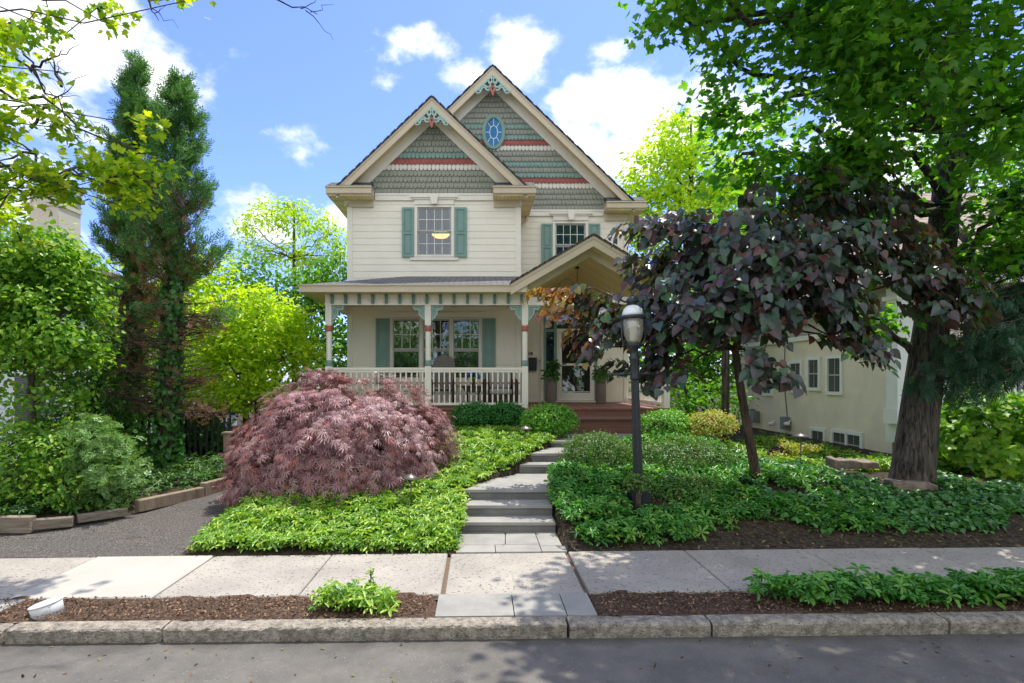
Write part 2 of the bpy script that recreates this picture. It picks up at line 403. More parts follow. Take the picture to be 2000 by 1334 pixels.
skt = N('ShaderNodeMixRGB'); skt.blend_type = 'MULTIPLY'; skt.inputs[0].default_value = 1; L(sky.outputs[0], skt.inputs[1]); skt.inputs[2].default_value = SKYTINT
L(skt.outputs[0], cmix.inputs[1])
cn2 = N('ShaderNodeTexNoise'); cn2.inputs['Scale'].default_value = 5; cn2.inputs['Detail'].default_value = 6; L(mp.outputs[0], cn2.inputs['Vector'])
cr = N('ShaderNodeValToRGB'); cr.color_ramp.elements[0].position = .35; cr.color_ramp.elements[1].position = .62
cr.color_ramp.elements[0].color = (CLD*.74, CLD*.79, CLD*.88, 1); cr.color_ramp.elements[1].color = (CLD, CLD, CLD, 1)
L(cn2.outputs[0], cr.inputs[0]); L(cr.outputs[0], cmix.inputs[2])
L(cmix.outputs[0], bg.inputs[0])

# ================================================================== ground
def smooth(a, b, x):
    t = np.clip((x-a)/(b-a), 0, 1); return t*t*(3-2*t)
PYs = [6.9, 7.85, 8.57, 9.4, 10.02, 10.4, 11.2, 12.0, 13.2]
PLs = [-.28, -.22, -.22, .22, .78, 1.05, 1.5, 1.75, 1.75]
PRs = [1.15, 1.1, 1.1, 1.28, 1.75, 2.0, 2.9, 3.95, 3.95]
def pathL(y): return np.interp(y, PYs, PLs)
def pathR(y): return np.interp(y, PYs, PRs)
def tilt(x, y): return .011*np.clip(x, -14, 14)*np.clip((12-y)/5, 0, 1)
def driveR(y): return np.interp(y, [6.9, 8, 10.5, 12], [-3.8, -4.05, -4.35, -4.3])
def driveL(y): return np.interp(y, [6.9, 7.75, 8.4, 9.1, 10.5, 12], [-9, -7.4, -6.15, -5.75, -5.0, -5.0])
def G(x, y, cut=True):
    x = np.asarray(x, float); y = np.asarray(y, float)
    p = np.interp(y, [6.95, 7.4, 8.57, 10, 10.6, 12, 13, 20, 60], [-.02, .06, .44, .64, .82, .98, 1.02, 1.1, 1.3])
    d = np.interp(y, [6.95, 12, 20, 60], [-.01, .1, .2, .6])
    pr = np.interp(y, [6.95, 7.6, 8.6, 9.6, 11, 13, 20, 60], [-.02, .08, .36, .50, .38, .0, .0, 1.0])
    e = driveR(y); wl = smooth(e+.02, e+.75, x)
    z = d+(p-d)*wl
    wr = smooth(4.2, 6.6, x); z = z*(1-wr)+pr*wr
    fl = smooth(8.2, 10, x); z = z*(1-fl)+np.interp(y, [6.95, 8, 9.2, 11, 60], [-.02, .12, .32, .42, .8])*fl
    ll = smooth(0, .35, driveL(y)-x)*smooth(7.2, 8.2, y); z = z+.14*ll
    z = z+tilt(x, y)+.015*np.sin(x*3.1+y*1.7)*np.sin(y*2.3-x)*np.clip(y-7, 0, 1)
    if cut: z = z-.45*((x > pathL(y)) & (x < pathR(y)) & (y < 13.3))
    z = z-1.2*((x > -3.5) & (x < 4.5) & (y > 13.6) & (y < 27))
    return z

SOIL = mat('soil', (.16, .105, .072), .95, vscale=30, bump=1.0, bscale=70, spec=.15, c2=(.035, .022, .016), detail=9, speck=(55, .64, (.30, .2, .13)))
SOILD = mat('garden_soil', (.10, .075, .05), .95, vscale=16, bump=1.0, bscale=60, spec=.15, c2=(.022, .018, .013), detail=9, speck=(60, .66, (.22, .16, .10)))
xs = np.concatenate([np.linspace(-120, -20, 12)[:-1], np.linspace(-20, -9, 23)[:-1], np.arange(-9, 12, .1), np.linspace(12, 24, 25), np.linspace(24, 120, 12)[1:]])
ys = np.concatenate([np.arange(6.93, 14, .1), np.linspace(14, 30, 33), np.linspace(30, 300, 20)[1:]])
XX, YY = np.meshgrid(xs, ys); ZZ = G(XX, YY)
mb = MB(); mb.v = list(zip(XX.ravel().tolist(), YY.ravel().tolist(), ZZ.ravel().tolist())); nx = len(xs)
for j in range(len(ys)-1):
    for i in range(nx-1):
        mb.f.append((j*nx+i, j*nx+i+1, (j+1)*nx+i+1, (j+1)*nx+i)); mb.m.append(0); mb.sm.append(True)
tag(build('ground', mb, SOILD), kind='structure')

# street
mb = MB(); ASPH = mat('asphalt', (.22, .203, .175), .9, vscale=2.6, bump=.8, bscale=200, spec=.2, c2=(.155, .145, .128), speck=(62, .655, (.34, .325, .30)))
T = lambda x, y=0: .011*max(-14, min(14, x))
X = [-300, -14, 14, 300]
for a, b in zip(X, X[1:]): mb.add([(a, -12, T(a)-.13), (b, -12, T(b)-.13), (b, 4.95, T(b)-.13), (a, 4.95, T(a)-.13)], [(0, 1, 2, 3)])
for k in range(70):      # small pale chips bedded in the asphalt are left to the texture; a wavy patch seam along the gutter
    pass
nt2 = ASPH.node_tree; P2 = [n for n in nt2.nodes if n.type == 'BSDF_PRINCIPLED'][0]; lk = P2.inputs['Base Color'].links[0].from_socket
tc2 = nt2.nodes.new('ShaderNodeTexCoord'); ns2 = nt2.nodes.new('ShaderNodeTexNoise'); ns2.inputs['Scale'].default_value = 2.5; ns2.inputs['Detail'].default_value = 5
av = nt2.nodes.new('ShaderNodeVectorMath'); av.operation = 'MULTIPLY_ADD'; nt2.links.new(tc2.outputs['Object'], ns2.inputs['Vector']); nt2.links.new(ns2.outputs[1], av.inputs[0]); av.inputs[1].default_value = (.5, .5, 0); nt2.links.new(tc2.outputs['Object'], av.inputs[2])
vo = nt2.nodes.new('ShaderNodeTexVoronoi'); vo.feature = 'DISTANCE_TO_EDGE'; vo.inputs['Scale'].default_value = .3; nt2.links.new(av.outputs[0], vo.inputs['Vector'])
cr2 = nt2.nodes.new('ShaderNodeValToRGB'); cr2.color_ramp.elements[0].position = .004; cr2.color_ramp.elements[1].position = .012; cr2.color_ramp.elements[0].color = (.45, .44, .43, 1); cr2.color_ramp.elements[1].color = (1, 1, 1, 1); nt2.links.new(vo.outputs[0], cr2.inputs[0])
sy = nt2.nodes.new('ShaderNodeSeparateXYZ'); nt2.links.new(av.outputs[0], sy.inputs[0]); gt = nt2.nodes.new('ShaderNodeMapRange'); nt2.links.new(sy.outputs[1], gt.inputs[0])
for i_, v_ in ((1, 4.95), (2, 5.2), (3, 1.0), (4, .55)): gt.inputs[i_].default_value = v_      # grit swept along the gutter
mu2 = nt2.nodes.new('ShaderNodeMixRGB'); mu2.blend_type = 'MULTIPLY'; mu2.inputs[0].default_value = 1; nt2.links.new(lk, mu2.inputs[1]); nt2.links.new(cr2.outputs[0], mu2.inputs[2]); cr2.color_ramp.elements[0].color = (.93, .93, .93, 1)
sc2 = nt2.nodes.new('ShaderNodeVectorMath'); sc2.operation = 'SCALE'; nt2.links.new(mu2.outputs[0], sc2.inputs[0]); nt2.links.new(gt.outputs[0], sc2.inputs['Scale']); nt2.links.new(sc2.outputs[0], P2.inputs['Base Color'])
tag(build('road', mb, ASPH), kind='structure')

# kerb of rough old concrete lengths
KERB = mat('kerb_concrete', (.40, .35, .28), .95, vscale=14, bump=1.0, bscale=45, spec=.2, c2=(.17, .15, .12), speck=(60, .62, (.07, .065, .055)))
mb = MB()
cuts = [-40, -14, -10.4, -7.1, -4.35, -2.9, .82, 2.13, 4.3, 7.6, 11, 14, 40]
for a, b in zip(cuts, cuts[1:]):
    n = max(2, int((min(b, 14)-max(a, -14))/.045)) if abs(a) < 15 and abs(b) < 15 else 2
    g = .012; prof = [(4.915, -.2), (4.905, -.1), (4.90, -.02), (4.91, -.004), (4.95, .006), (5.02, .006), (5.075, .0), (5.08, -.2)]
    vs, fs = [], []
    off = rng.normal()*.006
    for i in range(n+1):
        x = a+g+(b-a-2*g)*i/n
        for k, (y, z) in enumerate(prof):
            j = rng.normal(size=2)*(.004 if k in (1, 2, 3) else .003 if 0 < k < 6 else 0)
            e = -.012 if i in (0, n) else 0
            vs.append((x, y+j[0]+off-(e if k < 4 else 0), z+j[1]+T(x)+e*(0 < k < 6)))
    m_ = len(prof)
    for i in range(n):
        for k in range(m_-1): fs.append((i*m_+k, (i+1)*m_+k, (i+1)*m_+k+1, i*m_+k+1))
    fs += [tuple(range(m_)), tuple(n*m_+k for k in range(m_-1, -1, -1))]
    mb.smooth = False; mb.add(vs, fs)
tag(build('kerb', mb, KERB), kind='structure')

# soil strip between kerb and pavement
mb = MB(); xs2 = np.arange(-14, 14.01, .06); ys2 = np.linspace(5.05, 5.66, 12); n2 = len(ys2); mb.smooth = True
vs = [(x, y, T(x)-.012-.05*(-.46 < x < 1.17)+.022*float(np.sin(x*7+y*9)*np.sin(y*13-x*4))+rng.normal()*.006) for x in xs2 for y in ys2]
mb.add(vs, [(i*n2+j, (i+1)*n2+j, (i+1)*n2+j+1, i*n2+j+1) for i in range(len(xs2)-1) for j in range(n2-1)])
tag(build('planting_strip_soil', mb, SOIL), kind='structure')

# pavement panels
CONC = mat('concrete', (.41, .375, .32), .9, vscale=1.3, bump=.6, bscale=60, spec=.2, c2=(.315, .29, .25), speck=(30, .60, (.17, .155, .13)))
CONC2 = mat('newer_concrete', (.43, .405, .35), .9, vscale=1.5, bump=.3, bscale=150, spec=.2, var=.06)
mb = MB(); j0 = 1.14
edges = [j0+1.52*i for i in range(-14, 14)]
for i, (a, b) in enumerate(zip(edges, edges[1:])):
    g = .022 if abs(a-j0) < .1 or abs(a-j0+1.52) < .1 else .007
    g2 = .022 if abs(b-j0) < .1 or abs(b-j0+1.52) < .1 else .007
    mb.mi = 1 if abs(a-(j0-1.52*4)) < .1 else 0
    y0, y1 = 5.63+rng.normal()*.006, 6.96; dz = rng.normal()*.004
    f = lambda x, y: T(x)+dz
    c = .012
    mb.slab([(a+g, y0), (b-g2, y0), (b-g2, y1), (a+g, y1)], -.2, lambda x, y: f(x, y)-c)
    mb.add([(a+g, y0, f(a, 0)-c), (b-g2, y0, f(b, 0)-c), (b-g2, y1, f(b, 0)-c), (a+g, y1, f(a, 0)-c), (a+g+c, y0+c, f(a, 0)), (b-g2-c, y0+c, f(b, 0)), (b-g2-c, y1-c, f(b, 0)), (a+g+c, y1-c, f(a, 0))],
           [(0, 1, 5, 4), (1, 2, 6, 5), (2, 3, 7, 6), (3, 0, 4, 7), (4, 5, 6, 7)])
mb.mi = 0
mb.add([(-14, 5.6, T(-14)-.03), (14, 5.6, T(14)-.03), (14, 7, T(14)-.03), (-14, 7, T(-14)-.03)], [])
tag(build('pavement', mb, [CONC, CONC2]), kind='structure')
mb = MB(); mb.add([(-14, 5.6, T(-14)-.045), (14, 5.6, T(14)-.045), (14, 7, T(14)-.045), (-14, 7, T(-14)-.045)], [(0, 1, 2, 3)])
tag(build('pavement_bed', mb, mat('joint_filler', (.16, .11, .07), .95, vscale=20, bump=.6)), kind='structure')
mb = MB(); mb.slab([(-14, 5.09), (-4.75, 5.09), (-4.72, 5.6), (-14, 5.6)], -.2, lambda x, y: T(x)+.004)
tag(build('driveway_apron', mb, CONC2), kind='structure')

# bluestone paving crossing the strip and at the foot of the steps
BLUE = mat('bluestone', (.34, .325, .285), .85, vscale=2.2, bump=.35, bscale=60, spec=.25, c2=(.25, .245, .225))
BLUE2 = mat('bluestone_riser_shade', (.20, .195, .185), .8, vscale=3, bump=.4, bscale=70, spec=.3, c2=(.13, .13, .125))  # for the risers: stone darkened in colour for the shade on their fronts
mb = MB()
def flag(x0, x1, y0, y1, z=.004, sk=0):
    mb.slab([(x0+.005, y0+.004), (x1-.005, y0+.004), (x1-.005+sk, y1-.004), (x0+.005+sk, y1-.004)], -.15, lambda x, y: T(x)+z+rng.normal()*.001)
for x0, x1 in ((-.42, .34), (.34, .84), (.84, 1.13)): flag(x0, x1, 5.09, 5.62)
for x0, x1, y0, y1 in ((-.3, .82, 7.28, 7.86), (.82, 1.12, 7.2, 7.86), (-.3, .22, 6.97, 7.28), (.22, .82, 6.97, 7.28), (.82, 1.15, 6.97, 7.2)): flag(x0, x1, y0, y1)
tag(build('bluestone_paving', mb, BLUE), kind='structure')

# garden steps
st = thing('garden_steps', 'bluestone garden steps curving up from the pavement to the porch', 'steps', (.5, 7.85, 0))
lv = [(7.85, .164), (8.2, .328), (8.57, .492), (10.02, .656), (10.36, .82), (11.25, .95)]
for i, (y0, z) in enumerate(lv):
    y1 = lv[i+1][0]+.04 if i < 5 else 12.75
    yy = [y0]+[q for q in np.arange(y0+.3, y1-.1, .3)]+[y1]
    s = 0 if i < 3 else .0
    Lp = [(float(pathL(q))-.02, q) for q in yy]; Rp = [(float(pathR(q))+.02, q) for q in yy]
    m = MB(); m.slab(Rp+Lp[::-1], z-.75, z-.05)
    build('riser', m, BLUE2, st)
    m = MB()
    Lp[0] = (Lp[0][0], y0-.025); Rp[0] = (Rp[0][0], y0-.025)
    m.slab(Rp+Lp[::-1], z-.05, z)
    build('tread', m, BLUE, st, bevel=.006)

# driveway of dark loose chippings
GRAV = mat('gravel', (.18, .16, .145), .95, vscale=40, bump=1.0, bscale=90, spec=.2, c2=(.045, .041, .037), detail=9, speck=(60, .6, (.28, .255, .23)))
mb = MB(); mb.smooth = True; ysd = np.arange(6.97, 12.0, .1); k = 14
for y in ysd:
    a, b = float(driveL(y)), float(driveR(y))-.05
    if y < 7.7: a = -11
    for i in range(k):
        x = a+(b-a)*i/(k-1); mb.v.append((x, float(y), float(G(x, y))+.008+rng.normal()*.004))
for j in range(len(ysd)-1):
    for i in range(k-1): mb.f.append((j*k+i, j*k+i+1, (j+1)*k+i+1, (j+1)*k+i)); mb.m.append(0); mb.sm.append(True)
tag(build('driveway', mb, GRAV), kind='structure')

# loose mulch chips and leaf bits
def chips(name, x0, x1, y0, y1, n, cols, s, zf):
    x = rng.uniform(x0, x1, n); y = rng.uniform(y0, y1, n); k = ~((x > -.5) & (x < 1.2) & (y < 7)); x = x[k]; y = y[k]; n = len(x); z = zf(x, y)+.008
    nn = rng.normal(size=(n, 3))*.45; nn[:, 2] += 1
    tm = ([(-.22, 0, 0), (.25, .1, .05), (.15, 1, .0), (-.2, .8, .1)], [(0, 1, 2, 3)])
    o = leaves(name, tm, np.stack([x, y, z], 1), nn, rng.normal(size=(n, 3)), s*rng.uniform(.5, 1.6, n), leafmat(name+'_bark', cols, .0, rough=.9, spec=.1))
    return tag(o, kind='stuff')
tz = lambda x, y: .011*x-.0+.012
chips('mulch_chips', -6, 7, 5.1, 5.6, 9000, [(.03, .02, .014), (.09, .052, .032), (.18, .105, .06), (.34, .23, .14)], .021, tz)
chips('gutter_litter', -7, 8, 4.2, 4.9, 260, [(.05, .035, .02), (.2, .14, .08), (.16, .22, .05)], .03, lambda x, y: .011*x-.135)
chips('leaf_litter', 1.2, 11, 7.0, 9.6, 3800, [(.04, .028, .02), (.12, .08, .05), (.25, .18, .1), (.16, .2, .05)], .04, lambda x, y: G(x, y))
# ================================================================== the house
CREAM = mat('cream_siding_paint', (.88, .82, .685), .55, vscale=2, var=.03, bump=.05, bscale=60)
WHITE = mat('white_trim_paint', (.84, .79, .68), .5, vscale=3, var=.03)
TAN = mat('tan_trim_paint', (.61, .515, .365), .5, vscale=2, var=.04)
TEAL = mat('teal_paint', (.20, .325, .275), .5, vscale=4, var=.06)
TEALD = mat('teal_dark_paint', (.13, .25, .20), .5, vscale=4, var=.06)
MINT = mat('mint_paint', (.34, .52, .47), .5, vscale=5, var=.06)
CORAL = mat('coral_paint', (.42, .13, .10), .5, vscale=5, var=.08)
GREY = mat('sage_grey_shingle', (.30, .31, .25), .75, vscale=5, var=.07)
GREYD = mat('shingle_backing_rim_shade', (.10, .095, .08), .9)
SCORAL = mat('coral_shingle', (.36, .10, .085), .7, vscale=5, var=.1)
SWHITE = mat('cream_shingle', (.72, .68, .58), .7, vscale=5, var=.05)
STEAL = mat('teal_shingle', (.22, .34, .29), .7, vscale=5, var=.08)
ROOF = shinglemat('asphalt_shingle', (.10, .105, .105), (.155, .155, .15), (.04, .04, .04))
SOFF = linemat('vented_soffit', (.74, .60, .34), (.46, .36, .2), axis=0, period=.1, width=.09)  # soffit yellow, here and below, deepened for warm light bounced off the ground
SOFFY = linemat('soffit_boards', (.74, .60, .34), (.46, .36, .2), axis=1, period=.1, width=.09)
BEAD = linemat('beadboard', (.80, .64, .33), (.52, .41, .21), axis=1, period=.085, width=.12)
GLASS = glassmat('window_glass', (.025, .055, .085), .11, .5)
GLASSD = glassmat('porch_window_glass', (.035, .045, .04), .13, .55)
DARK = mat('dark_interior', (.05, .045, .04), .9)
SASH = mat('sash_grey', (.45, .44, .41), .5, var=.03)
BLACK = mat('black_metal', (.018, .018, .02), .45, var=.2, spec=.5)
DECK = linemat('deck_boards', (.27, .125, .085), (.1, .05, .035), axis=0, period=.14, width=.05, var=.1)
DECKR = mat('deck_fascia', (.25, .115, .08), .6, vscale=6, var=.15, stretch=(.2, 1, 3))
TREADW = linemat('step_boards', (.24, .13, .095), (.1, .05, .035), axis=1, period=.15, width=.05, var=.1)
TAUPE = mat('taupe_planter', (.21, .18, .155), .45, var=.06)

YB, YR, YP, YBR, YMR = 15.1, 16.67, 13.3, 14.65, 16.25
XL, XB, XR_ = -3.65, 1.15, 4.6
ZD = 1.53
house = thing('victorian_house', 'cream victorian house with two scalloped gables, teal shutters and a front porch', 'house', (.45, YP, 1.0))

def siding(mb, u0, u1, z0, z1, holes, mp, exp=.187, top=None):
    """lapped boards; mp(u, off, z) -> point, off = distance out of the wall"""
    z = z0
    while z < z1-.005:
        zt = min(z+exp, z1); segs = [(u0, u1)]
        for (a, b, c, d) in holes:
            if min(zt, d)-max(z, c) > .45*(zt-z):
                segs = [s for (p, q) in segs for s in ((p, min(q, a)), (max(p, b), q)) if s[1]-s[0] > .01]
        for p, q in segs:
            if top: p, q = max(p, top(zt)[0]), min(q, top(zt)[1])
            if q-p < .02: continue
            if q-p > 2 and rng.random() < .7:      # a butt joint somewhere along the course
                c = p+(q-p)*rng.uniform(.2, .8); two = [(p, c-.004), (c+.004, q)]
            else: two = [(p, q)]
            for p, q in two: mb.add([mp(p, .017, z), mp(q, .017, z), mp(q, .007, zt+.01), mp(p, .007, zt+.01), mp(p, 0, z), mp(q, 0, z)], [(0, 1, 2, 3), (4, 5, 1, 0)])
        z = zt
def backing(mb, u0, u1, z0, z1, holes, mp, t=.12):
    us = sorted({u0, u1}|{h[0] for h in holes}|{h[1] for h in holes}); zs = sorted({z0, z1}|{h[2] for h in holes}|{h[3] for h in holes})
    for a, b in zip(us, us[1:]):
        for c, d in zip(zs, zs[1:]):
            m, n = (a+b)/2, (c+d)/2
            if any(h[0] < m < h[1] and h[2] < n < h[3] for h in holes): continue
            for off in (0, -t):
                mb.add([mp(a, off, c), mp(b, off, c), mp(b, off, d), mp(a, off, d)], [(0, 1, 2, 3)])
    for h in holes:
        for (a, c), (b, d) in (((h[0], h[2]), (h[1], h[2])), ((h[1], h[2]), (h[1], h[3])), ((h[1], h[3]), (h[0], h[3])), ((h[0], h[3]), (h[0], h[2]))):
            mb.add([mp(a, 0, c), mp(b, 0, d), mp(b, -t, d), mp(a, -t, c)], [(0, 1, 2, 3)])

fr = lambda Y: (lambda u, off, z: (u, Y-off, z))
WB = (-1.72, -.77, 5.72, 7.06)            # upper bay window  x0 x1 z0 z1
WR = (2.37, 3.31, 5.72, 7.06)             # upper window beside it
WP = [(-2.43, -1.65, 2.2, 3.93), (-1.58, -.8, 2.2, 3.93), (-.74, .03, 2.2, 3.93)]
WD = (2.0, 3.66, 1.56, 4.25)              # door opening with sidelights and transom
mb = MB(); H1 = [WB]+[(a+.02, b-.02, c, d) for a, b, c, d in WP]
siding(mb, XL+.1, XB-.1, ZD, 7.37, H1, fr(YB)); backing(mb, XL, XB, ZD, 7.6, H1, fr(YB))
build('bay_wall', mb, CREAM, house)
mb = MB(); H2 = [WR, WD]
siding(mb, XB, XR_-.1, ZD, 7.4, H2, fr(YR), .186); backing(mb, XB-.1, XR_, ZD-.3, 7.6, H2, fr(YR))
build('entry_wall', mb, CREAM, house)
mb = MB()
siding(mb, YB, 26.5, 1.0, 7.3, [], lambda u, off, z: (XL-off, u, z)); backing(mb, YB+.02, 26.5, .3, 7.6, [], lambda u, off, z: (XL-off, u, z))
siding(mb, YR, 26.5, 1.0, 7.3, [], lambda u, off, z: (XR_+off, u, z)); backing(mb, YR+.02, 26.5, .3, 7.6, [], lambda u, off, z: (XR_+off, u, z))
mb.box(XB-.12, XB, YB+.03, YR, ZD, 7.5); mb.box(XL, XR_, 26.5, 26.6, .3, 11)
mb.box(XL+.2, XR_-.2, 21, 21.1, 1.5, 9.0)
build('side_wall', mb, CREAM, house)
mb = MB()
for a, b, c in ((XL+.15, XB-.15, YB+.15), (XB-.149, XR_-.15, YR+.15)):
    for z0, z1 in ((4.75, 4.9), (1.3, 1.5), (7.56, 7.62)): mb.box(a, b, c, 20.9, z0, z1)
mb.box(XL+.3, XR_-.3, 18.6, 18.7, 1.5, 7.55)
build('interior', mb, DARK, house)

# fish-scale gables
def gable(name, cx, za, slope, Y, z0, seq, hole=None, e=.1675, w=.113):
    mb = MB(); rows = len(seq); hw = lambda z: (za-z)/slope
    for r, mi in enumerate(seq):
        zb = z0+r*e; zt = zb+e*1.25; mb.mi = mi; h = hw(zb)+.05
        if h <= .1: break
        n = int(h/w)+1
        for k in range(-n, n+1):
            x = cx+(k+(.5 if r % 2 else 0))*w+rng.normal()*.002
            if abs(x-cx) > h: continue
            g = w/2-.003; y0, y1 = Y-.04, Y-.006-.012*(zt-zb > 2)
            zj = zb+rng.normal()*.003
            arc = [(-g, .07), (-g*.88, .034), (-g*.55, .008), (0, 0), (g*.55, .008), (g*.88, .034), (g, .07)]
            P = [(x-g, y1, zt)]+[(x+a, y0, zj+b) for a, b in arc]+[(x+g, y1, zt)]
            q = [(p[0], Y-.004, p[2]+.003) for p in P[1:-1]]
            mb.mi = mi; mb.add(P, [tuple(range(len(P)))]); mb.mi = 4; mb.add(P[1:-1]+q, [(i, i+1, len(arc)+i+1, len(arc)+i) for i in range(len(arc)-1)])  # rims take the dark backing colour, drawing a shadow line under each scale
    mb.mi = 4
    mb.add([(cx-hw(z0)-.3, Y-.003, z0), (cx+hw(z0)+.3, Y-.003, z0), (cx, Y-.003, za+.3*slope)], [(0, 1, 2)])
    return build(name, mb, [GREY, SWHITE, SCORAL, STEAL, GREYD], house)
gable('scalloped_gable', -1.27, 9.62, .95, YB, 7.42, [0]*4+[1, 2, 3]+[0]*12)
gable('scalloped_gable', .42, 11.4, .965, YR, 7.46, [0]*4+[1, 2, 3, 0, 3, 0, 0, 1, 2, 3, 0, 3]+[0]*12)

def chev(mb, cx, za, hw, slope, t, y0, y1):
    """an inverted V of vertical thickness t below the line through the apex"""
    for s in (-1, 1):
        mb.prism([(cx, za), (cx+s*hw, za-slope*hw), (cx+s*hw, za-slope*hw-t), (cx, za-t)], y0, y1)
def roofV(name, cx, za, hwl, hwr, slope, t, y0, y1):
    mb = MB()
    for s, hw in ((-1, hwl), (1, hwr)):
        mb.prism([(cx, za), (cx+s*hw, za-slope*hw), (cx+s*hw, za-slope*hw-t), (cx, za-t)], y0, y1)
        k = int((y1-y0)/.35)     # ragged shingle butts along the rake
        for i in range(14):
            q = hw*(i+.2)/14; r = hw*(i+.9)/14
            mb.prism([(cx+s*q, za-slope*q+.018), (cx+s*r, za-slope*r+.012), (cx+s*r, za-slope*r), (cx+s*q, za-slope*q)], y0-.012, y0+1.2)
    return build(name, mb, ROOFR, house)
ROOFR = shinglemat('dark_roof_shingle', (.07, .07, .07), (.11, .11, .105), (.03, .03, .03), axis='YX')
SL = .95
roofV('bay_roof', -1.28, 9.97, 2.66, 2.66, SL, .05, YBR-.04, YMR+.05)
roofV('main_roof', .42, 11.75, 4.36, 4.36, .965, .05, YMR-.04, 26.9)
def rake(cx, za, hw, slope, y0, yw):
    mb = MB(); chev(mb, cx, za-.052, hw, slope, .27, y0, y0+.035)
    chev(mb, cx, za-.052, hw, slope, .06, y0-.018, y0)
    build('bargeboard', mb, TAN, house)
    mb = MB(); chev(mb, cx, za-.17, hw-.02, slope, .03, y0+.04, yw-.03); build('rake_soffit', mb, SOFFY, house)
    mb = MB(); chev(mb, cx, za-.202, hw-.12, slope, .34, yw-.05, yw-.028); build('rake_frieze', mb, WHITE, house)
rake(-1.28, 9.97, 2.6, SL, YBR, YB)
rake(.42, 11.75, 4.28, .965, YMR, YR)

# eave returns, gutters and soffits
def eave_return(x0, x1, y0, yw, zt, side):
    r = MB(); h = .115
    # gutter face with an ogee-like step
    r.box(x0, x1, y0, yw-.03, zt-.19, zt-.035)
    r.box(x0-.018, x1+.018, y0-.03, yw-.03, zt-.034, zt)
    r.box(x0+.01, x1-.01, y0+.03, yw-.03, zt-.215, zt-.191)
    e = build('eave_return', r, TAN, house)
    m = MB(); m.sheet([(x0+.02, y0+.01, zt+.004), (x1-.02, y0+.01, zt+.004), (x1-.02, yw-.03, zt+.25), (x0+.02, yw-.03, zt+.25)], (0, 0, .02))
    m.prism([(x0+.03, zt+.004), (x1-.03, zt+.004), (x1-.03, zt+.2), (x0+.03, zt+.2)], yw-.045, yw-.031)
    build('roof', m, ROOF, e)
    m = MB(); m.box(x0+.03, x1-.03, y0+.05, yw-.02, zt-.245, zt-.216); build('soffit', m, SOFF, e)
def side_gutter(x0, x1, xw, y0, y1, zt):
    m = MB(); m.box(x0, x1, y0, y1, zt-.19, zt-.035); m.box(x0-.018, x1+.018, y0, y1, zt-.034, zt); g = build('gutter', m, TAN, house)
    m = MB(); a, b = sorted((xw, x0+.05 if xw > x0 else x1-.05)); m.box(a, b, y0, y1, zt-.25, zt-.22); build('soffit', m, SOFFY, g)
eave_return(-4.16, -2.92, 14.6, YB, 7.49, -1); eave_return(.40, 1.56, 14.6, YB, 7.49, 1)
side_gutter(-4.16, -3.94, XL, YB, 26.8, 7.489); side_gutter(1.42, 1.56, XB, YB, YR-.03, 7.489)
eave_return(3.86, 5.06, 16.2, YR, 7.60, 1); side_gutter(4.84, 5.06, XR_, YR, 26.8, 7.599)
for a, b, Y, z0, z1 in ((XL+.005, -2.95, YB, 7.06, 7.245), (.42, XB-.005, YB, 7.06, 7.245), (3.9, XR_-.005, YR, 7.14, 7.35)):
    m = MB(); m.box(a, b, Y-.075, Y-.03, z0, z1); build('frieze_block', m, TAN, house)
for a, b, Y, z in ((-2.9, .41, YB, 7.25), (XB+.02, 3.86, YR, 7.29)):
    m = MB(); m.box(a, b, Y-.06, Y-.027, z, z+.18); m.box(a, b, Y-.075, Y-.0601, z+.14, z+.19); build('frieze_board', m, WHITE, house)
m = MB(); m.tube([(1.47, YB+1.4, 7.3), (1.47, YB+1.42, 7.15), (1.3, YR-.12, 6.95), (1.24, YR-.1, 6.8), (1.24, YR-.1, 5.3)], .045, 8); build('downspout', m, TAN, house)
for x, Y, z1, s in ((XL, YB, 7.06, -1), (XB, YB, 7.06, 1), (XR_, YR, 7.14, 1)):
    m = MB(); a, b = sorted((x+s*.035, x-s*.11)); m.box(a, b, Y-.045, Y-.001, 1.53, z1); a, b = sorted((x+s*.001, x+s*.036)); m.box(a, b, Y-.001, Y+.1, 1.53, z1); build('corner_board', m, WHITE, house)

# gable fretwork: pierced scroll brackets with a coral drop
def arcp(cx, cz, r, a0, a1, n=10): return [(cx+r*math.cos(R(a0+(a1-a0)*i/n)), cz+r*math.sin(R(a0+(a1-a0)*i/n))) for i in range(n+1)]
def ribbon(mb, pts, wd, y0, y1):
    P = [Vector((p[0], p[1])) for p in pts]; Lf, Rt = [], []
    for i, p in enumerate(P):
        d = (P[min(i+1, len(P)-1)]-P[max(i-1, 0)]).normalized(); nrm = Vector((-d.y, d.x)); ww = wd[i] if hasattr(wd, '__len__') else wd
        Lf.append(p+nrm*ww/2); Rt.append(p-nrm*ww/2)
    vs = [(p.x, y, p.y) for y in (y0, y1) for p in Lf+Rt]; n = len(P); fs = []
    for i in range(n-1):
        a, b, c, d = i, i+1, n+i+1, n+i
        fs += [(a, b, c, d), (a+2*n, d+2*n, c+2*n, b+2*n), (a, a+2*n, b+2*n, b), (d, c, c+2*n, d+2*n)]
    fs += [(0, n, 3*n, 2*n), (n-1, 3*n-1, 4*n-1, 2*n-1)]
    mb.add(vs, fs)
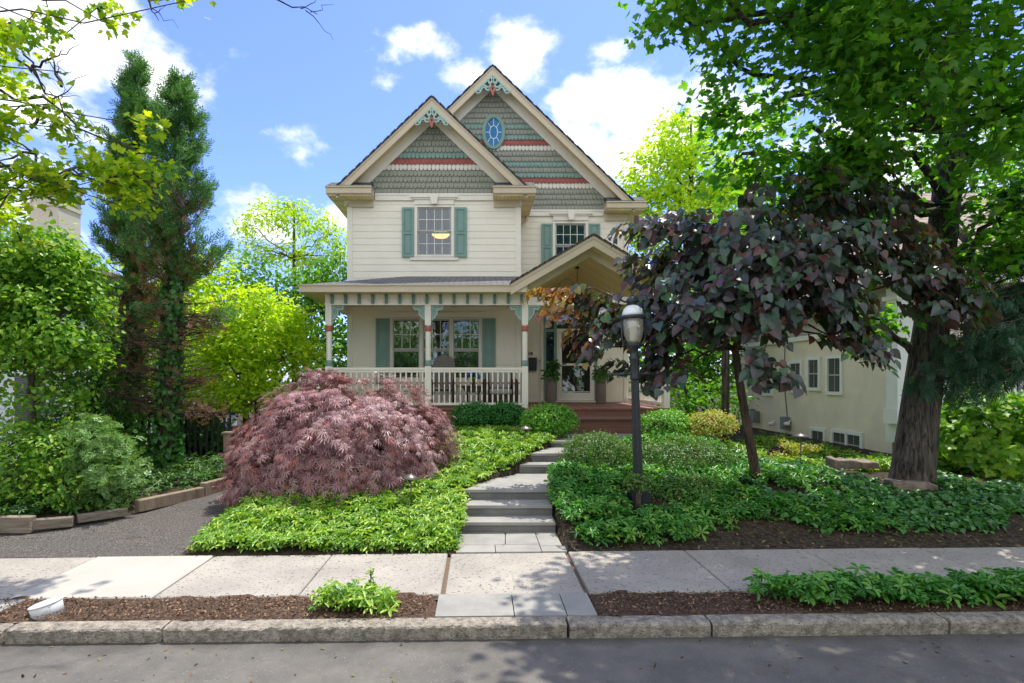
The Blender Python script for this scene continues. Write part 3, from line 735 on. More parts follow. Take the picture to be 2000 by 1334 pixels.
def fret(cx, za, slope, Y, k):
    m = MB(); a = math.atan(slope); L = .84*k
    for s in (-1, 1):
        tr = lambda u, v: (cx+s*(u*math.cos(a)+v*math.sin(a)), za-u*math.sin(a)+v*math.cos(a))   # u down the slope, v outward
        seg = lambda pts: [tr(p[0]*k, p[1]*k) for p in pts]
        ribbon(m, seg([(.05, 0), (.4, 0), (.86, 0)]), .05*k, Y-.03, Y)
        ribbon(m, seg([(.86, -.02), (.83, -.1), (.76, -.13), (.69, -.1), (.70, -.05), (.75, -.06)]), .045*k, Y-.028, Y-.002)
        ribbon(m, seg([(.72, -.12), (.62, -.07), (.55, -.07), (.50, -.13), (.52, -.22), (.48, -.28), (.40, -.29), (.36, -.24)]), .06*k, Y-.029, Y-.001)
        ribbon(m, seg([(.50, -.02), (.44, -.08), (.44, -.16), (.38, -.22), (.3, -.2), (.27, -.13), (.31, -.09)]), .055*k, Y-.027, Y-.003)
        ribbon(m, seg([(.08, -.03), (.14, -.12), (.22, -.16), (.28, -.1), (.24, -.03)]), .07*k, Y-.0285, Y-.0015)
        ribbon(m, seg([(.06, -.02), (.1, -.1), (.12, -.17)]), [.05*k, .09*k, .04*k], Y-.0265, Y-.0035)
        p, q = tr(.42*k, -.29*k), (cx+s*.02, za-.52*k)
        ribbon(m, [p, ((p[0]+q[0])/2, p[1]-.01), q], .05*k, Y-.0262, Y-.0038)
    f = build('gable_fretwork', m, MINT, house)
    m = MB(); z = za-.50*k
    ribbon(m, [(cx+.085*k*math.sin(t), z+.085*k*math.cos(t)) for t in np.linspace(0, 6.283, 15)], .07*k, Y-.045, Y+.01)
    ribbon(m, [(cx, z-.09*k), (cx, z-.17*k), (cx, z-.24*k)], [.11*k, .09*k, .03*k], Y-.043, Y+.008)
    build('drop_finial', m, CORAL, f)
    m = MB(); m.prism([(cx-.035*k, za+.04), (cx+.035*k, za+.04), (cx+.02*k, za-.4*k), (cx-.02*k, za-.4*k)], Y+.012, Y+.05); build('king_post', m, mat('brown_wood', (.2, .12, .07), .6), f)
fret(-1.28, 9.97-.335, SL, YBR-.005, .74); fret(.42, 11.75-.335, .965, YMR-.005, .84)

# oval window
m = MB(); ox, oz = .46, 9.87
rib = lambda rx, rz, wd, y0, y1: ribbon(m, [(ox+rx*math.cos(t), oz+rz*math.sin(t)) for t in np.linspace(0, 2*math.pi, 41)], wd, y0, y1)
rib(.315, .49, .075, YR-.10, YR-.02); rib(.27, .445, .04, YR-.085, YR-.021)
ow = build('oval_window', m, TEAL, house)
m = MB(); m.add([(ox, YR-.05, oz)]+[(ox+.27*math.cos(t), YR-.05, oz+.44*math.sin(t)) for t in np.linspace(0, 2*math.pi, 40, endpoint=False)], [(0, i+1, (i+1) % 40+1) for i in range(40)])
build('pane', m, mat('blue_leaded_glass', (.02, .19, .42), .3, spec=.3, var=.15), ow)
m = MB(); rib(.12, .2, .02, YR-.066, YR-.054)
for t in np.linspace(0, 2*math.pi, 8, endpoint=False):
    ribbon(m, [(ox+.12*math.cos(t), oz+.2*math.sin(t)), (ox+.255*math.cos(t), oz+.425*math.sin(t))], .018, YR-.0655, YR-.0545)
build('glazing_bar', m, mat('pale_came', (.75, .82, .85), .4), ow)

# sash windows and shutters
def window(x0, x1, z0, z1, Y, cols=4, rows_up=2, rows_dn=2, glass=GLASS, casing=.085, sill=True, cd=.05, blind=None):
    m = MB(); c = casing
    m.box(x0-c, x0, Y-cd, Y+.03, z0, z1); m.box(x1, x1+c, Y-cd, Y+.03, z0, z1); m.box(x0-c, x1+c, Y-cd-.003, Y+.03, z1, z1+c*.6)
    m.box(x0-c, x1+c, Y-cd-.012, Y+.03, z0-.05, z0)
    wdw = build('window', m, WHITE, house)
    zm = (z0+z1)/2
    for a, b, yy in ((zm, z1, Y+.0), (z0, zm, Y+.03)):
        m = MB(); s = .045
        m.box(x0+.001, x0+s, yy, yy+.028, a, b); m.box(x1-s, x1-.001, yy, yy+.028, a, b); m.box(x0+s, x1-s, yy+.001, yy+.028, b-s, b); m.box(x0+s, x1-s, yy+.001, yy+.028, a, a+s)
        build('sash', m, SASH, wdw)
        m = MB(); m.box(x0+s, x1-s, yy+.014, yy+.018, a+s, b-s); build('pane', m, glass, wdw)
        rows = rows_up if a == zm else rows_dn; m = MB()
        if rows:
            for i in range(1, cols): x = x0+s+(x1-x0-2*s)*i/cols; m.box(x-.009, x+.009, yy+.004, yy+.012, a+s, b-s)
            for j in range(1, rows): z = a+s+(b-a-2*s)*j/rows; m.box(x0+s, x1-s, yy+.0035, yy+.0125, z-.009, z+.009)
            build('glazing_bar', m, WHITE, wdw)
    if blind:
        m = MB(); m.box(x0+.03, x1-.03, Y+.09, Y+.1, blind[0], blind[1]); build('curtain', m, blind[2], wdw)
    if sill:
        m = MB(); m.box(x0-.2, x1+.2, Y-.052, Y-.027, z0-.145, z0-.052); build('apron', m, WHITE, wdw)
    return wdw
def shutter(x0, x1, z0, z1, Y):
    m = MB(); f = .065; zm = z0+(z1-z0)*.48
    m.box(x0, x1, Y-.045, Y-.026, z0, z1)
    m.box(x0, x0+f, Y-.068, Y-.045, z0, z1); m.box(x1-f, x1, Y-.068, Y-.045, z0, z1)
    for a, b in ((z0, z0+f*1.2), (zm-f*.5, zm+f*.5), (z1-f, z1)): m.box(x0+f, x1-f, Y-.0675, Y-.045, a, b)
    for a, b in ((z0+f*1.2, zm-f*.5), (zm+f*.5, z1-f)): m.box(x0+f+.03, x1-f-.03, Y-.058, Y-.045, a+.03, b-.03)
    build('shutter', m, TEAL, house)
def header(x0, x1, z0, z1, Y):
    m = MB(); cx = (x0+x1)/2
    m.box(x0+.1, x1-.1, Y-.062, Y-.026, z0, z1-.1); m.box(x0+.05, x1-.05, Y-.09, Y-.026, z1-.1, z1-.055); m.box(x0, x1, Y-.12, Y-.026, z1-.055, z1)
    h = build('window_header', m, WHITE, house)
    m = MB(); m.prism([(cx-.075, z0-.005), (cx+.075, z0-.005), (cx+.125, z1+.04), (cx-.125, z1+.04)], Y-.15, Y-.1); build('keystone', m, WHITE, h)
CURT = mat('net_curtain', (.32, .33, .31), .9, vscale=4, var=.1)
window(*WB, YB); window(*WR, YR, blind=(5.75, 6.3, CURT))
for a, b in ((-2.15, -1.81), (-.68, -.33)): shutter(a, b, 5.66, 7.05, YB)
for a, b in ((1.94, 2.28), (3.40, 3.75)): shutter(a, b, 5.66, 7.05, YR)
header(-1.9, -.59, 7.13, 7.37, YB); header(2.2, 3.5, 7.15, 7.39, YR)
for i, q in enumerate(WP): window(*q, YB, 3, 2, 0, GLASSD, .035, True if i == 1 else False, blind=(2.2, 3.35, CURT))
m = MB(); m.box(-2.55, .15, YB-.057, YB-.027, 3.97, 4.1); m.box(-2.62, .22, YB-.08, YB-.057, 4.06, 4.12); build('window_header', m, WHITE, house)
m = MB(); m.box(-2.5, .1, YB-.07, YB-.027, 2.05, 2.14); build('window_sill', m, WHITE, house)
shutter(-2.88, -2.5, 2.1, 3.94, YB); shutter(.10, .47, 2.1, 3.94, YB)

# porch
m = MB(); z0, yw, ye, xl, xr = 4.5, YB-.03, 12.85, -4.26, 1.15; k = (5.13-4.5)/(15.1-12.85)
xh = xl+(yw-ye); zt = z0+k*(yw-ye)
m.sheet([(xl, ye, z0), (xr, ye, z0), (xr, yw, zt), (xh, yw, zt)], (0, 0, -.03))
m.sheet([(xl, ye, z0), (xh, yw, zt), (XL-.03, yw, z0+k*(XL-.03-xl)), (XL-.03, 16.4, z0+k*(XL-.03-xl)), (xl, 16.4, z0)], (0, 0, -.03))
for i in range(1, 16):           # courses of shingles with real butts
    y = ye+(yw-ye)*i/16; zz = z0+k*(y-ye); xa = xl+(y-ye)
    m.add([(xa, y, zz+.005), (xr, y, zz+.005), (xr, y+.13, zz+k*.13+.002), (xa+.13, y+.13, zz+k*.13+.002), (xa, y, zz), (xr, y, zz)], [(0, 1, 2, 3), (4, 5, 1, 0)])
PROOF = shinglemat('porch_shingle', (.17, .17, .17), (.26, .25, .24), (.06, .06, .06))
build('porch_roof', m, PROOF, house)
m = MB(); m.box(xl-.02, xr, ye-.05, ye+.05, z0-.18, z0-.03); m.box(xl-.04, xr+.01, ye-.075, ye+.05, z0-.0299, z0-.005); m.box(xl-.05, xl+.05, ye+.051, 16.4, z0-.18, z0-.03); m.box(xl-.075, xl+.05, ye+.051, 16.4, z0-.0299, z0-.005)
build('porch_gutter', m, TAN, house)
m = MB(); m.box(xl-.03, xr, ye-.06, ye-.052, z0-.028, z0-.012); build('gutter_lip', m, mat('bronze_edge', (.09, .075, .06), .5), house)
m = MB(); m.box(xl+.05, 1.1, ye+.05, 13.22, 4.325, 4.345); build('porch_soffit', m, SOFF, house)
m = MB(); m.box(xl+.06, -3.78, 13.221, 16.3, 4.325, 4.345); build('porch_soffit', m, SOFFY, house)
m = MB(); m.box(-3.6, 1.15, 13.38, YB-.03, 4.34, 4.36); build('porch_ceiling', m, BEAD, house)
m = MB(); m.box(-3.78, 1.2, 13.23, 13.37, 4.06, 4.324); m.box(-3.79, 1.21, 13.215, 13.385, 4.06, 4.12); m.box(-3.78, -3.64, 13.371, 16.4, 4.06, 4.32)
m.box(-3.78, 1.2, 13.222, 13.23, 4.28, 4.324)
build('porch_beam', m, CREAM, house)
m = MB(); m.box(1.211, 4.69, 13.23, 13.37, 4.06, 4.27); m.box(4.58, 4.72, 13.371, 16.6, 4.06, 4.27); build('tie_beam', m, WHITE, house)
for i in range(15):
    x = -3.595+i*.332; m = MB(); m.box(x-.032, x+.032, 13.15, 13.215, 4.10, 4.27); m.box(x-.032, x+.032, 13.11, 13.2149, 4.27, 4.322); build('beam_bracket', m, TEALD, house)
def post(x, y=YP, s=.075):
    m = MB(); m.lathe([(s, -.12+ZD), (s, 2.56)], (x, y, 0), 4, sq=True)
    m.lathe([(s*.9, 2.56), (s*1.05, 2.6), (s*.85, 2.63), (s*.92, 2.7), (s*.92, 3.42), (s*.85, 3.5), (s*1.05, 3.54), (s*.9, 3.58)], (x, y, 0), 16)
    m.lathe([(s, 3.58), (s, 4.06)], (x, y, 0), 4, sq=True)
    p = build('porch_post', m, WHITE, house)
    m = MB(); m.lathe([(s*1.03, 2.56), (s*1.1, 2.58), (s*1.1, 2.68), (s*1.03, 2.71)], (x, y, 0), 16); build('teal_band', m, TEAL, p)
    m = MB(); m.lathe([(s*1.03, 3.42), (s*1.1, 3.44), (s*1.1, 3.54), (s*1.03, 3.56)], (x, y, 0), 16); build('coral_band', m, CORAL, p)
    return p
for x in (-3.7, -1.25, 1.14, 4.63): post(x)
def scroll(x, s, z, y=YP, k=1):
    m = MB(); tr = lambda pts: [(x+s*p[0]*k, z+p[1]*k) for p in pts]
    ribbon(m, tr([(.0, -.02), (.30, -.02)]), .035, y-.02, y+.02); ribbon(m, tr([(.02, 0), (.02, -.36)]), .035, y-.021, y+.021)
    ribbon(m, tr([(.28, -.03), (.25, -.09), (.18, -.08), (.13, -.13), (.14, -.2), (.09, -.25), (.05, -.33)]), .045, y-.019, y+.019)
    ribbon(m, tr([(.04, -.05), (.10, -.09), (.16, -.05)]), .03, y-.018, y+.018); ribbon(m, tr([(.04, -.22), (.09, -.17), (.06, -.1)]), .03, y-.0175, y+.0175)
    build('corner_scroll', m, MINT, house)
for x, ss in ((-3.7, (1,)), (-1.25, (-1, 1)), (1.14, (-1, 1)), (4.63, (-1,))):
    for s in ss: scroll(x+s*.078, s, 4.058)
# railings with turned and banded balusters
def railing(p0, p1, n, name='porch_railing'):
    p0, p1 = Vector(p0), Vector(p1); d = p1-p0; a = math.atan2(d.y, d.x); L = d.length
    def rb(u0, u1, v0, v1, za, zb):
        m = MB(); m.box(u0, u1, v0, v1, za, zb); m.rot(a, (0, 0, 0)); m.v = [(x+p0.x, y+p0.y, z) for x, y, z in m.v]; return m
    r = build(name, rb(0, L, -.045, .045, 2.47, 2.53), WHITE, house)
    build('top_rail', rb(0, L, -.03, .03, 2.41, 2.469), WHITE, r); build('bottom_rail', rb(0, L, -.03, .03, 1.60, 1.66), WHITE, r)
    for i in range(n):
        q = p0+d*((i+.5)/n); m = MB(); c = (q.x, q.y, 0); s = .018
        m.lathe([(s, 1.66), (s, 1.86)], c, 4, sq=True, ang=a); m.lathe([(s, 2.17), (s, 2.41)], c, 4, sq=True, ang=a)
        m.lathe([(s*.9, 1.9), (s*.95, 1.98), (s*.6, 2.13)], c, 8)
        m.mi = 1; m.lathe([(s*.8, 1.86), (s*1.1, 1.87), (s*1.1, 1.89), (s*.8, 1.9)], c, 8)
        m.mi = 2; m.lathe([(s*.8, 2.13), (s*1.2, 2.14), (s*1.2, 2.165), (s*.8, 2.17)], c, 8)
        build('baluster', m, [WHITE, TEAL, CORAL], r)
railing((-3.63, YP, 0), (-1.32, YP, 0), 17); railing((-1.18, YP, 0), (1.07, YP, 0), 17); railing((4.64, YP+.1, 0), (4.64, YR-.08, 0), 22)
# deck, skirt, wooden steps
m = MB(); m.box(-3.8, 4.74, 13.2, YB-.025, 1.49, ZD); m.box(XB+.04, 4.74, YB-.02, YR-.03, 1.49, ZD); build('deck', m, DECK, house)
m = MB(); m.box(-3.76, 1.7, 13.24, 13.28, .7, 1.488); m.box(4.0, 4.72, 13.24, 13.28, .7, 1.488); m.box(1.7, 4.0, 13.245, 13.28, 1.2, 1.488); m.box(4.69, 4.73, 13.281, 16.6, .7, 1.488); m.box(-3.78, -3.74, 13.281, 15.1, .7, 1.488)
build('deck_skirt', m, DECKR, house)
ws = MB(); ws.box(1.8, 3.98, 12.78, 13.243, .9, 1.285); s_ = build('wooden_steps', ws, DECKR, house)
m = MB(); m.box(1.76, 4.02, 12.72, 13.242, 1.286, 1.325); build('tread', m, TREADW, s_)
# threshold, door, sidelights, transom
m = MB(); m.box(2.0, 3.66, YR-.12, YR-.03, ZD+.001, 1.57); build('threshold', m, WHITE, house)
m = MB()
for x in (2.0, 2.33, 3.58): m.box(x, x+.085, YR-.06, YR+.06, 1.571, 4.25)
m.box(2.085, 2.33, YR-.055, YR+.05, 1.571, 1.95); m.box(2.085, 2.33, YR-.055, YR+.05, 3.7, 3.79)
build('door_surround', m, TEAL, house)
m = MB(); m.box(1.93, 1.999, YR-.07, YR+.03, 1.571, 4.3); m.box(3.666, 3.73, YR-.07, YR+.03, 1.571, 4.3); m.box(2.0, 3.666, YR-.07, YR+.03, 4.25, 4.33); m.box(2.416, 3.58, YR-.065, YR+.05, 3.70, 3.80); build('door_casing', m, WHITE, house)
m = MB(); m.box(2.085, 2.33, YR+.01, YR+.02, 1.95, 3.7); build('sidelight_pane', m, GLASS, house)
m = MB(); m.box(2.085, 3.58, YR+.012, YR+.022, 3.801, 4.25); build('transom_pane', m, GLASS, house)
d0, d1 = 2.42, 3.575; m = MB()
m.box(d0, d0+.15, YR-.05, YR-.01, 1.58, 3.695); m.box(d1-.13, d1, YR-.05, YR-.01, 1.58, 3.695); m.box(d0+.15, d1-.13, YR-.049, YR-.01, 3.55, 3.695); m.box(d0+.15, d1-.13, YR-.049, YR-.01, 1.58, 1.82); m.box(d0+.15, d1-.13, YR-.0495, YR-.011, 2.66, 2.73)
m.box(d0+.16, d1-.14, YR-.056, YR-.05, 1.84, 1.86)
dr = build('storm_door', m, WHITE, house)
for a, b in ((1.82, 2.66), (2.73, 3.55)):
    m = MB(); m.box(d0+.15, d1-.13, YR-.03, YR-.025, a, b); build('pane', m, GLASSD, dr)
m = MB(); m.box(d0+.05, d0+.08, YR-.075, YR-.05, 2.5, 2.78); m.tube([(d0+.065, YR-.06, 2.68), (d0+.065, YR-.11, 2.68), (d0+.17, YR-.11, 2.68)], .012, 8); build('handle', m, mat('brushed_nickel', (.5, .48, .44), .35, metal=.8), dr)
m = MB(); m.box(d0+.05, d1-.05, YR+.03, YR+.07, 1.58, 3.68); build('inner_door', m, mat('dark_red_door', (.13, .05, .03), .5, stretch=(8, 1, .5), var=.3), house)
# entry gable
cx, za, es = 2.72, 5.69, .585
m = MB(); PRF = PROOF
for s in (-1, 1):
    m.prism([(cx, za), (cx+s*1.98, za-es*1.98), (cx+s*1.98, za-es*1.98-.04), (cx, za-.04)], 12.72, YR-.03)
    for i in range(9):
        q = 1.98*(i+.1)/9; r = 1.98*(i+.95)/9; m.prism([(cx+s*q, za-es*q+.02), (cx+s*r, za-es*r+.012), (cx+s*r, za-es*r), (cx+s*q, za-es*q)], 12.705, 13.6)
build('entry_roof', m, shinglemat('entry_shingle', (.12, .085, .06), (.18, .13, .09), (.05, .04, .03), axis='YX'), house)
m = MB(); chev(m, cx, za-.042, 1.96, es, .25, 12.76, 12.8); chev(m, cx, za-.042, 1.96, es, .07, 12.742, 12.76); build('bargeboard', m, TAN, house)
m = MB(); chev(m, cx, za-.2, 1.93, es, .03, 12.801, 13.23); build('rake_soffit', m, SOFFY, house)
m = MB(); chev(m, cx, za-.231, 1.93, es, .2, 13.231, 13.36); build('rake_frieze', m, mat('warm_trim', (.62, .53, .36), .5), house)
m = MB(); chev(m, cx, za-.3, 1.93, es, .03, 13.361, YR-.05); build('entry_ceiling', m, BEAD, house)
m = MB(); m.box(4.62, 4.76, 12.78, 16.6, 4.36, 4.5); m.box(4.6, 4.78, 12.75, 16.6, 4.501, 4.52); m.box(4.73, 4.745, 13.23, 16.6, 4.27, 4.36); build('entry_gutter', m, TAN, house)
m = MB(); chev(m, cx, za-.335, 1.93, es, .25, YR-.09, YR-.052); build('rake_frieze', m, mat('warm_trim_board', (.62, .53, .36), .5), house)

# things on the house and porch
def single(name, mb, mats, label, cat, group=None, **k): return tag(build(name, mb, mats, **k), label, cat, group)
pl = thing('pendant_lantern', 'black pendant lantern hanging from the entry porch ceiling', 'lantern', (2.73, 14.9, 5.3))
m = MB(); m.lathe([(.02, 0), (.085, .02), (.085, .05)], (2.73, 14.9, 5.30), 16); build('canopy', m, BLACK, pl)
m = MB(); m.tube([(2.73, 14.9, 5.3), (2.73, 14.9, 4.65)], .009, 6); build('rod', m, BLACK, pl)
m = MB(); m.lathe([(.03, .34), (.12, .28), (.12, .26), (.1, .26), (.08, .02), (.09, 0)], (2.73, 14.9, 4.32), 6); build('lantern_frame', m, BLACK, pl)
mbx = thing('mailbox', 'black wall mailbox beside the front door under the house number', 'mailbox', (1.66, YR-.1, 2.5))
m = MB(); m.box(1.54, 1.78, YR-.15, YR-.03, 2.5, 2.84); build('body', m, BLACK, mbx)
m = MB(); m.tube([(1.53, YR-.09, 2.84), (1.79, YR-.09, 2.84)], .065, 12); m.box(1.53, 1.79, YR-.165, YR-.15, 2.68, 2.85); build('lid', m, BLACK, mbx)
m = MB(); m.box(1.62, 1.7, YR-.17, YR-.165, 2.64, 2.66); build('latch', m, mat('dull_brass', (.12, .06, .04), .5), mbx)
m = MB()
for zc in (3.005, 3.055): ribbon(m, [(1.555+.02*math.sin(t), zc+.024*math.cos(t)) for t in np.linspace(0, 6.283, 13)], .013, YR-.04, YR-.025)
single('house_number', m, mat('copper_numeral', (.42, .16, .08), .4), 'copper house number 8 on the siding above the black mailbox', 'house number')
m = MB(); m.box(1.6, 1.67, YR-.045, YR-.026, 2.99, 3.075); m.box(1.608, 1.662, YR-.05, YR-.045, 2.998, 3.067)
single('number_tile', m, mat('grey_tile', (.10, .10, .09), .5), 'small dark square tile beside the copper house number', 'wall tile')
m = MB(); m.box(1.865, 1.905, YR-.05, YR-.026, 2.72, 2.86); m.mi = 1; m.box(1.87, 1.9, YR-.056, YR-.05, 2.78, 2.82)
single('doorbell', m, [WHITE, BLACK], 'slim white doorbell camera on the siding left of the front door', 'doorbell')
# upstairs lamp seen through the bay window
cl = thing('ceiling_lamp', 'glowing amber ceiling lamp seen through the upper bay window', 'lamp', (-1.15, 16.3, 6.5))
m = MB(); m.lathe([(.05, -.1), (.2, -.07), (.27, 0), (.25, .05), (.05, .06)], (-1.15, 16.3, 6.62), 20); build('shade', m, emitmat('amber_glow', (1, .5, .14), 5), cl)
m = MB(); m.tube([(-1.15, 16.3, 6.68), (-1.15, 16.3, 7.7)], .015, 6); build('stem', m, BLACK, cl)
# porch fan
fan = thing('ceiling_fan', 'pale ceiling fan under the porch roof', 'fan', (-.75, 14.2, 4.2))
m = MB(); m.lathe([(.03, .16), (.03, .06), (.09, .05), (.1, 0), (.06, -.05)], (-.75, 14.2, 4.2), 14); build('motor', m, WHITE, fan)
for i in range(5):
    m = MB(); m.box(-.65, -.2, 14.13, 14.27, 4.2, 4.212); m.rot(R(72*i+8), (-.75, 14.2, 4.2)); build('blade', m, WHITE, fan)
# planters by the door
GLEAF = leafmat('planter_leaf', [(.03, .10, .02), (.06, .19, .03), (.10, .25, .04)], .3)
def planter(x, y, label, big):
    t = thing('planter', label, 'planter', (x, y, ZD), 'tall planters by the door')
    m = MB(); m.lathe([(.135, 0), (.15, .02), (.155, .74), (.165, .78), (.15, .78), (.14, .7)], (x, y, ZD), 24); build('pot', m, TAUPE, t)
    foliage('plant', [(x, y, ZD+.86, .17, .17, .16), (x+.05, y-.05, ZD+1.0, .1, .1, .2*big)], int(40*big), 5, .07, tmpl_oval(.5), .13, GLEAF, t, up=.7)
planter(2.12, 15.9, 'tall taupe planter with ferny leaves at the left of the door', 1.2); planter(3.58, 15.75, 'tall taupe planter with dark leaves at the right of the door', .9)
# porch furniture
WICK = mat('brown_wicker', (.10, .055, .035), .7, vscale=30, bump=.8, bscale=90, c2=(.05, .028, .018)); CUSH = mat('grey_cushion', (.42, .39, .36), .9, var=.05)
WOODD = mat('dark_wood', (.055, .03, .022), .5)
def armchair(x, y, label):
    t = thing('armchair', label, 'chair', (x, y, ZD)); z = ZD
    m = MB(); m.box(x-.33, x+.33, y-.3, y+.3, z+.06, z+.3); build('base', m, WICK, t, bevel=.02)
    for s in (-1, 1):
        m = MB(); xx = x+s*.38
        m.tube([(xx, y-.33, z), (xx, y-.34, z+.35), (xx, y-.3, z+.58), (xx, y-.1, z+.64), (xx, y+.25, z+.6), (xx, y+.33, z+.3), (xx, y+.34, z)], [.07, .075, .085, .09, .085, .075, .07], 10); m.box(xx-.04, xx+.04, y-.3, y+.3, z+.08, z+.56); build('arm', m, WICK, t)
    m = MB(); m.box(x-.34, x+.34, y+.24, y+.36, z+.3, z+1.0); build('backrest', m, WICK, t, bevel=.03)
    m = MB(); m.box(x-.31, x+.31, y-.3, y+.24, z+.31, z+.46); build('seat_cushion', m, CUSH, t, bevel=.04)
    m = MB(); m.box(x-.3, x+.3, y+.1, y+.235, z+.47, z+.98); build('back_cushion', m, CUSH, t, bevel=.04)
armchair(.58, 14.45, 'brown wicker armchair with grey cushions at the right end of the porch')
t = thing('rocking_chair', 'dark wooden porch chair with an arched back behind the middle post', 'chair', (-.95, 14.5, ZD)); x, y, z = -.95, 14.5, ZD
m = MB(); m.box(x-.28, x+.28, y-.28, y+.26, z+.4, z+.44); build('seat', m, WOODD, t)
m = MB(); m.prism([(x-.3, z+.5)]+[(x+.3*math.cos(a), z+1.15+.22*math.sin(a)) for a in np.linspace(math.pi, 0, 12)]+[(x+.3, z+.5)], y+.24, y+.29); build('backrest', m, mat('grey_woven_back', (.22, .2, .18), .8, bump=.5), t)
for sx in (-1, 1):
    m = MB(); m.tube([(x+sx*.28, y+.27, z+.66), (x+sx*.3, y-.3, z+.68)], .03, 6); build('armrest', m, WOODD, t)
    for sy in (-.26, .24):
        m = MB(); m.tube([(x+sx*.27, y+sy, z), (x+sx*.27, y+sy, z+.66)], .025, 6); build('leg', m, WOODD, t)
t = thing('porch_table', 'small dark wooden side table between the porch chairs', 'table', (-.16, 14.25, ZD)); x, y = -.16, 14.25
m = MB(); m.box(x-.28, x+.28, y-.25, y+.25, z+.5, z+.54); build('tabletop', m, WOODD, t)
m = MB(); m.prism([(x-.27, z+.5), (x+.27, z+.5), (x+.22, z+.4), (x+.1, z+.36), (x-.1, z+.36), (x-.22, z+.4)], y-.24, y-.2); build('apron', m, WOODD, t)
for sx in (-1, 1):
    for sy in (-1, 1):
        m = MB(); m.tube([(x+sx*.24, y+sy*.2, z+.5), (x+sx*.14, y+sy*.16, z+.3), (x+sx*.16, y+sy*.18, z)], .022, 6); build('leg', m, WOODD, t)
t = thing('flower_vase', 'olive vase of blue hydrangeas on the porch table', 'vase', (x, y, z+.54))
m = MB(); m.lathe([(.05, 0), (.07, .08), (.06, .16), (.05, .2)], (x, y, z+.54), 14); build('vase', m, mat('olive_glaze', (.12, .12, .03), .3), t)
foliage('bouquet_leaves', [(x, y, z+.78, .14, .1, .08)], 14, 4, .05, tmpl_oval(.5), .09, GLEAF, t)
m = MB()
for dx, dz in ((-.1, .30), (.04, .36), (.15, .24)): m.ball((x+dx, y-.03, z+.54+dz), .065, 10, 8)
build('blossom', m, mat('blue_blossom', (.03, .12, .55), .8, vscale=60, bump=1, bscale=60), t)
# ================================================================== neighbours, fence, lamp post and small things
def setY(o): return o
STUC = mat('stucco', (.77, .69, .555), .95, vscale=1.5, var=.07, bump=.5, bscale=60)
NSH = linemat('grey_wall_shingles', (.42, .40, .35), (.26, .25, .22), axis=2, period=.19, width=.06, var=.08)
NROOF = shinglemat('brown_roof_shingle', (.30, .235, .18), (.38, .31, .245), (.13, .1, .08), s=1.6)
NWH = mat('neighbour_white', (.80, .80, .77), .5, var=.03)
nb = thing('stucco_house', 'beige stucco house with small white framed windows beyond the redbud tree', 'house', (11, 15, .3))
m = MB(); m.box(10, 22, 13, 20.6, -.3, 3.5); build('stucco_wall', m, STUC, nb)
m = MB(); m.box(9.96, 22.04, 12.96, 20.64, 3.5, 4.75); build('shingle_wall', m, NSH, nb)
m = MB(); m.box(9.9, 9.955, 12.9, 20.7, 3.42, 3.56); build('belt_board', m, NWH, nb)
m = MB(); e = [(9.3, 12.15, 4.55), (22.8, 12.15, 4.55), (22.8, 21.4, 4.55), (9.3, 21.4, 4.55)]; r1, r2 = (14.4, 17.5, 8.3), (19, 17.5, 8.3)
m.add(e+[r1, r2], [(0, 1, 5, 4), (1, 2, 5), (2, 3, 4, 5), (3, 0, 4), (3, 2, 1, 0)]); build('roof', m, NROOF, nb)
m = MB(); m.box(9.22, 9.34, 12.1, 21.45, 4.42, 4.6); m.box(9.34, 22.8, 12.08, 12.17, 4.42, 4.6); build('gutter', m, NWH, nb)
def nwin(Y0, Y1, z0, z1, two=False):
    m = MB(); c = .09
    m.box(9.93, 10.0, Y0-c, Y0, z0-c, z1+c); m.box(9.93, 10.0, Y1, Y1+c, z0-c, z1+c); m.box(9.932, 10.0, Y0, Y1, z1, z1+c); m.box(9.925, 10.0, Y0, Y1, z0-c, z0)
    if two: m.box(9.934, 10.0, (Y0+Y1)/2-.04, (Y0+Y1)/2+.04, z0, z1)
    wn = build('window', m, NWH, nb)
    m = MB(); m.box(9.975, 9.99, Y0, Y1, z0, z1); build('pane', m, mat('blind_pane', (.14, .15, .14), .15, spec=.8, var=.1) if 'NP' not in globals() else NP, wn)
    m = MB(); zm = (z0+z1)/2; m.box(9.962, 9.974, Y0, Y1, zm-.018, zm+.018); ym = (Y0+Y1)/2
    for q in ([ym] if not two else [(3*Y0+Y1)/4, (Y0+3*Y1)/4]): m.box(9.966, 9.972, q-.007, q+.007, z0, z1)
    build('glazing_bar', m, SASH, wn)
NP = linemat('blind_pane', (.11, .12, .115), (.05, .055, .055), axis=2, period=.05, width=.4, rough=.15)
fy = lambda px: 9.95*F/(px-PX)
fz = lambda py, px: H-(py-PY)/F*fy(px)
for a, b, t, q in ((1617, 1641, 700, 765), (1579, 1598, 703, 757), (1543, 1563, 710, 762), (1490, 1505, 728, 768)): nwin(fy(b), fy(a), fz(q, (a+b)/2), fz(t, (a+b)/2))
nwin(fy(1608), fy(1585), fz(878, 1597), fz(842, 1597)); nwin(fy(1680), fy(1627), fz(888, 1655), fz(848, 1655), True)
m = MB(); m.box(9.7, 10.06, 12.45, 12.8, 1.5, 4.4); m.box(9.64, 10.12, 12.39, 12.86, 4.1, 4.2); m.box(9.66, 10.1, 12.41, 12.84, 1.2, 1.55); build('porch_column', m, NWH, nb)
m = MB(); m.box(10.4, 20, 11.5, 12.9, 1.1, 1.25); m.box(9.8, 20, 12.3, 12.95, .75, 1.2); build('porch_floor', m, NWH, nb)
m = MB(); m.box(10.07, 20, 12.55, 12.6, 2.12, 2.2); m.box(10.07, 20, 12.55, 12.6, 1.3, 1.36)
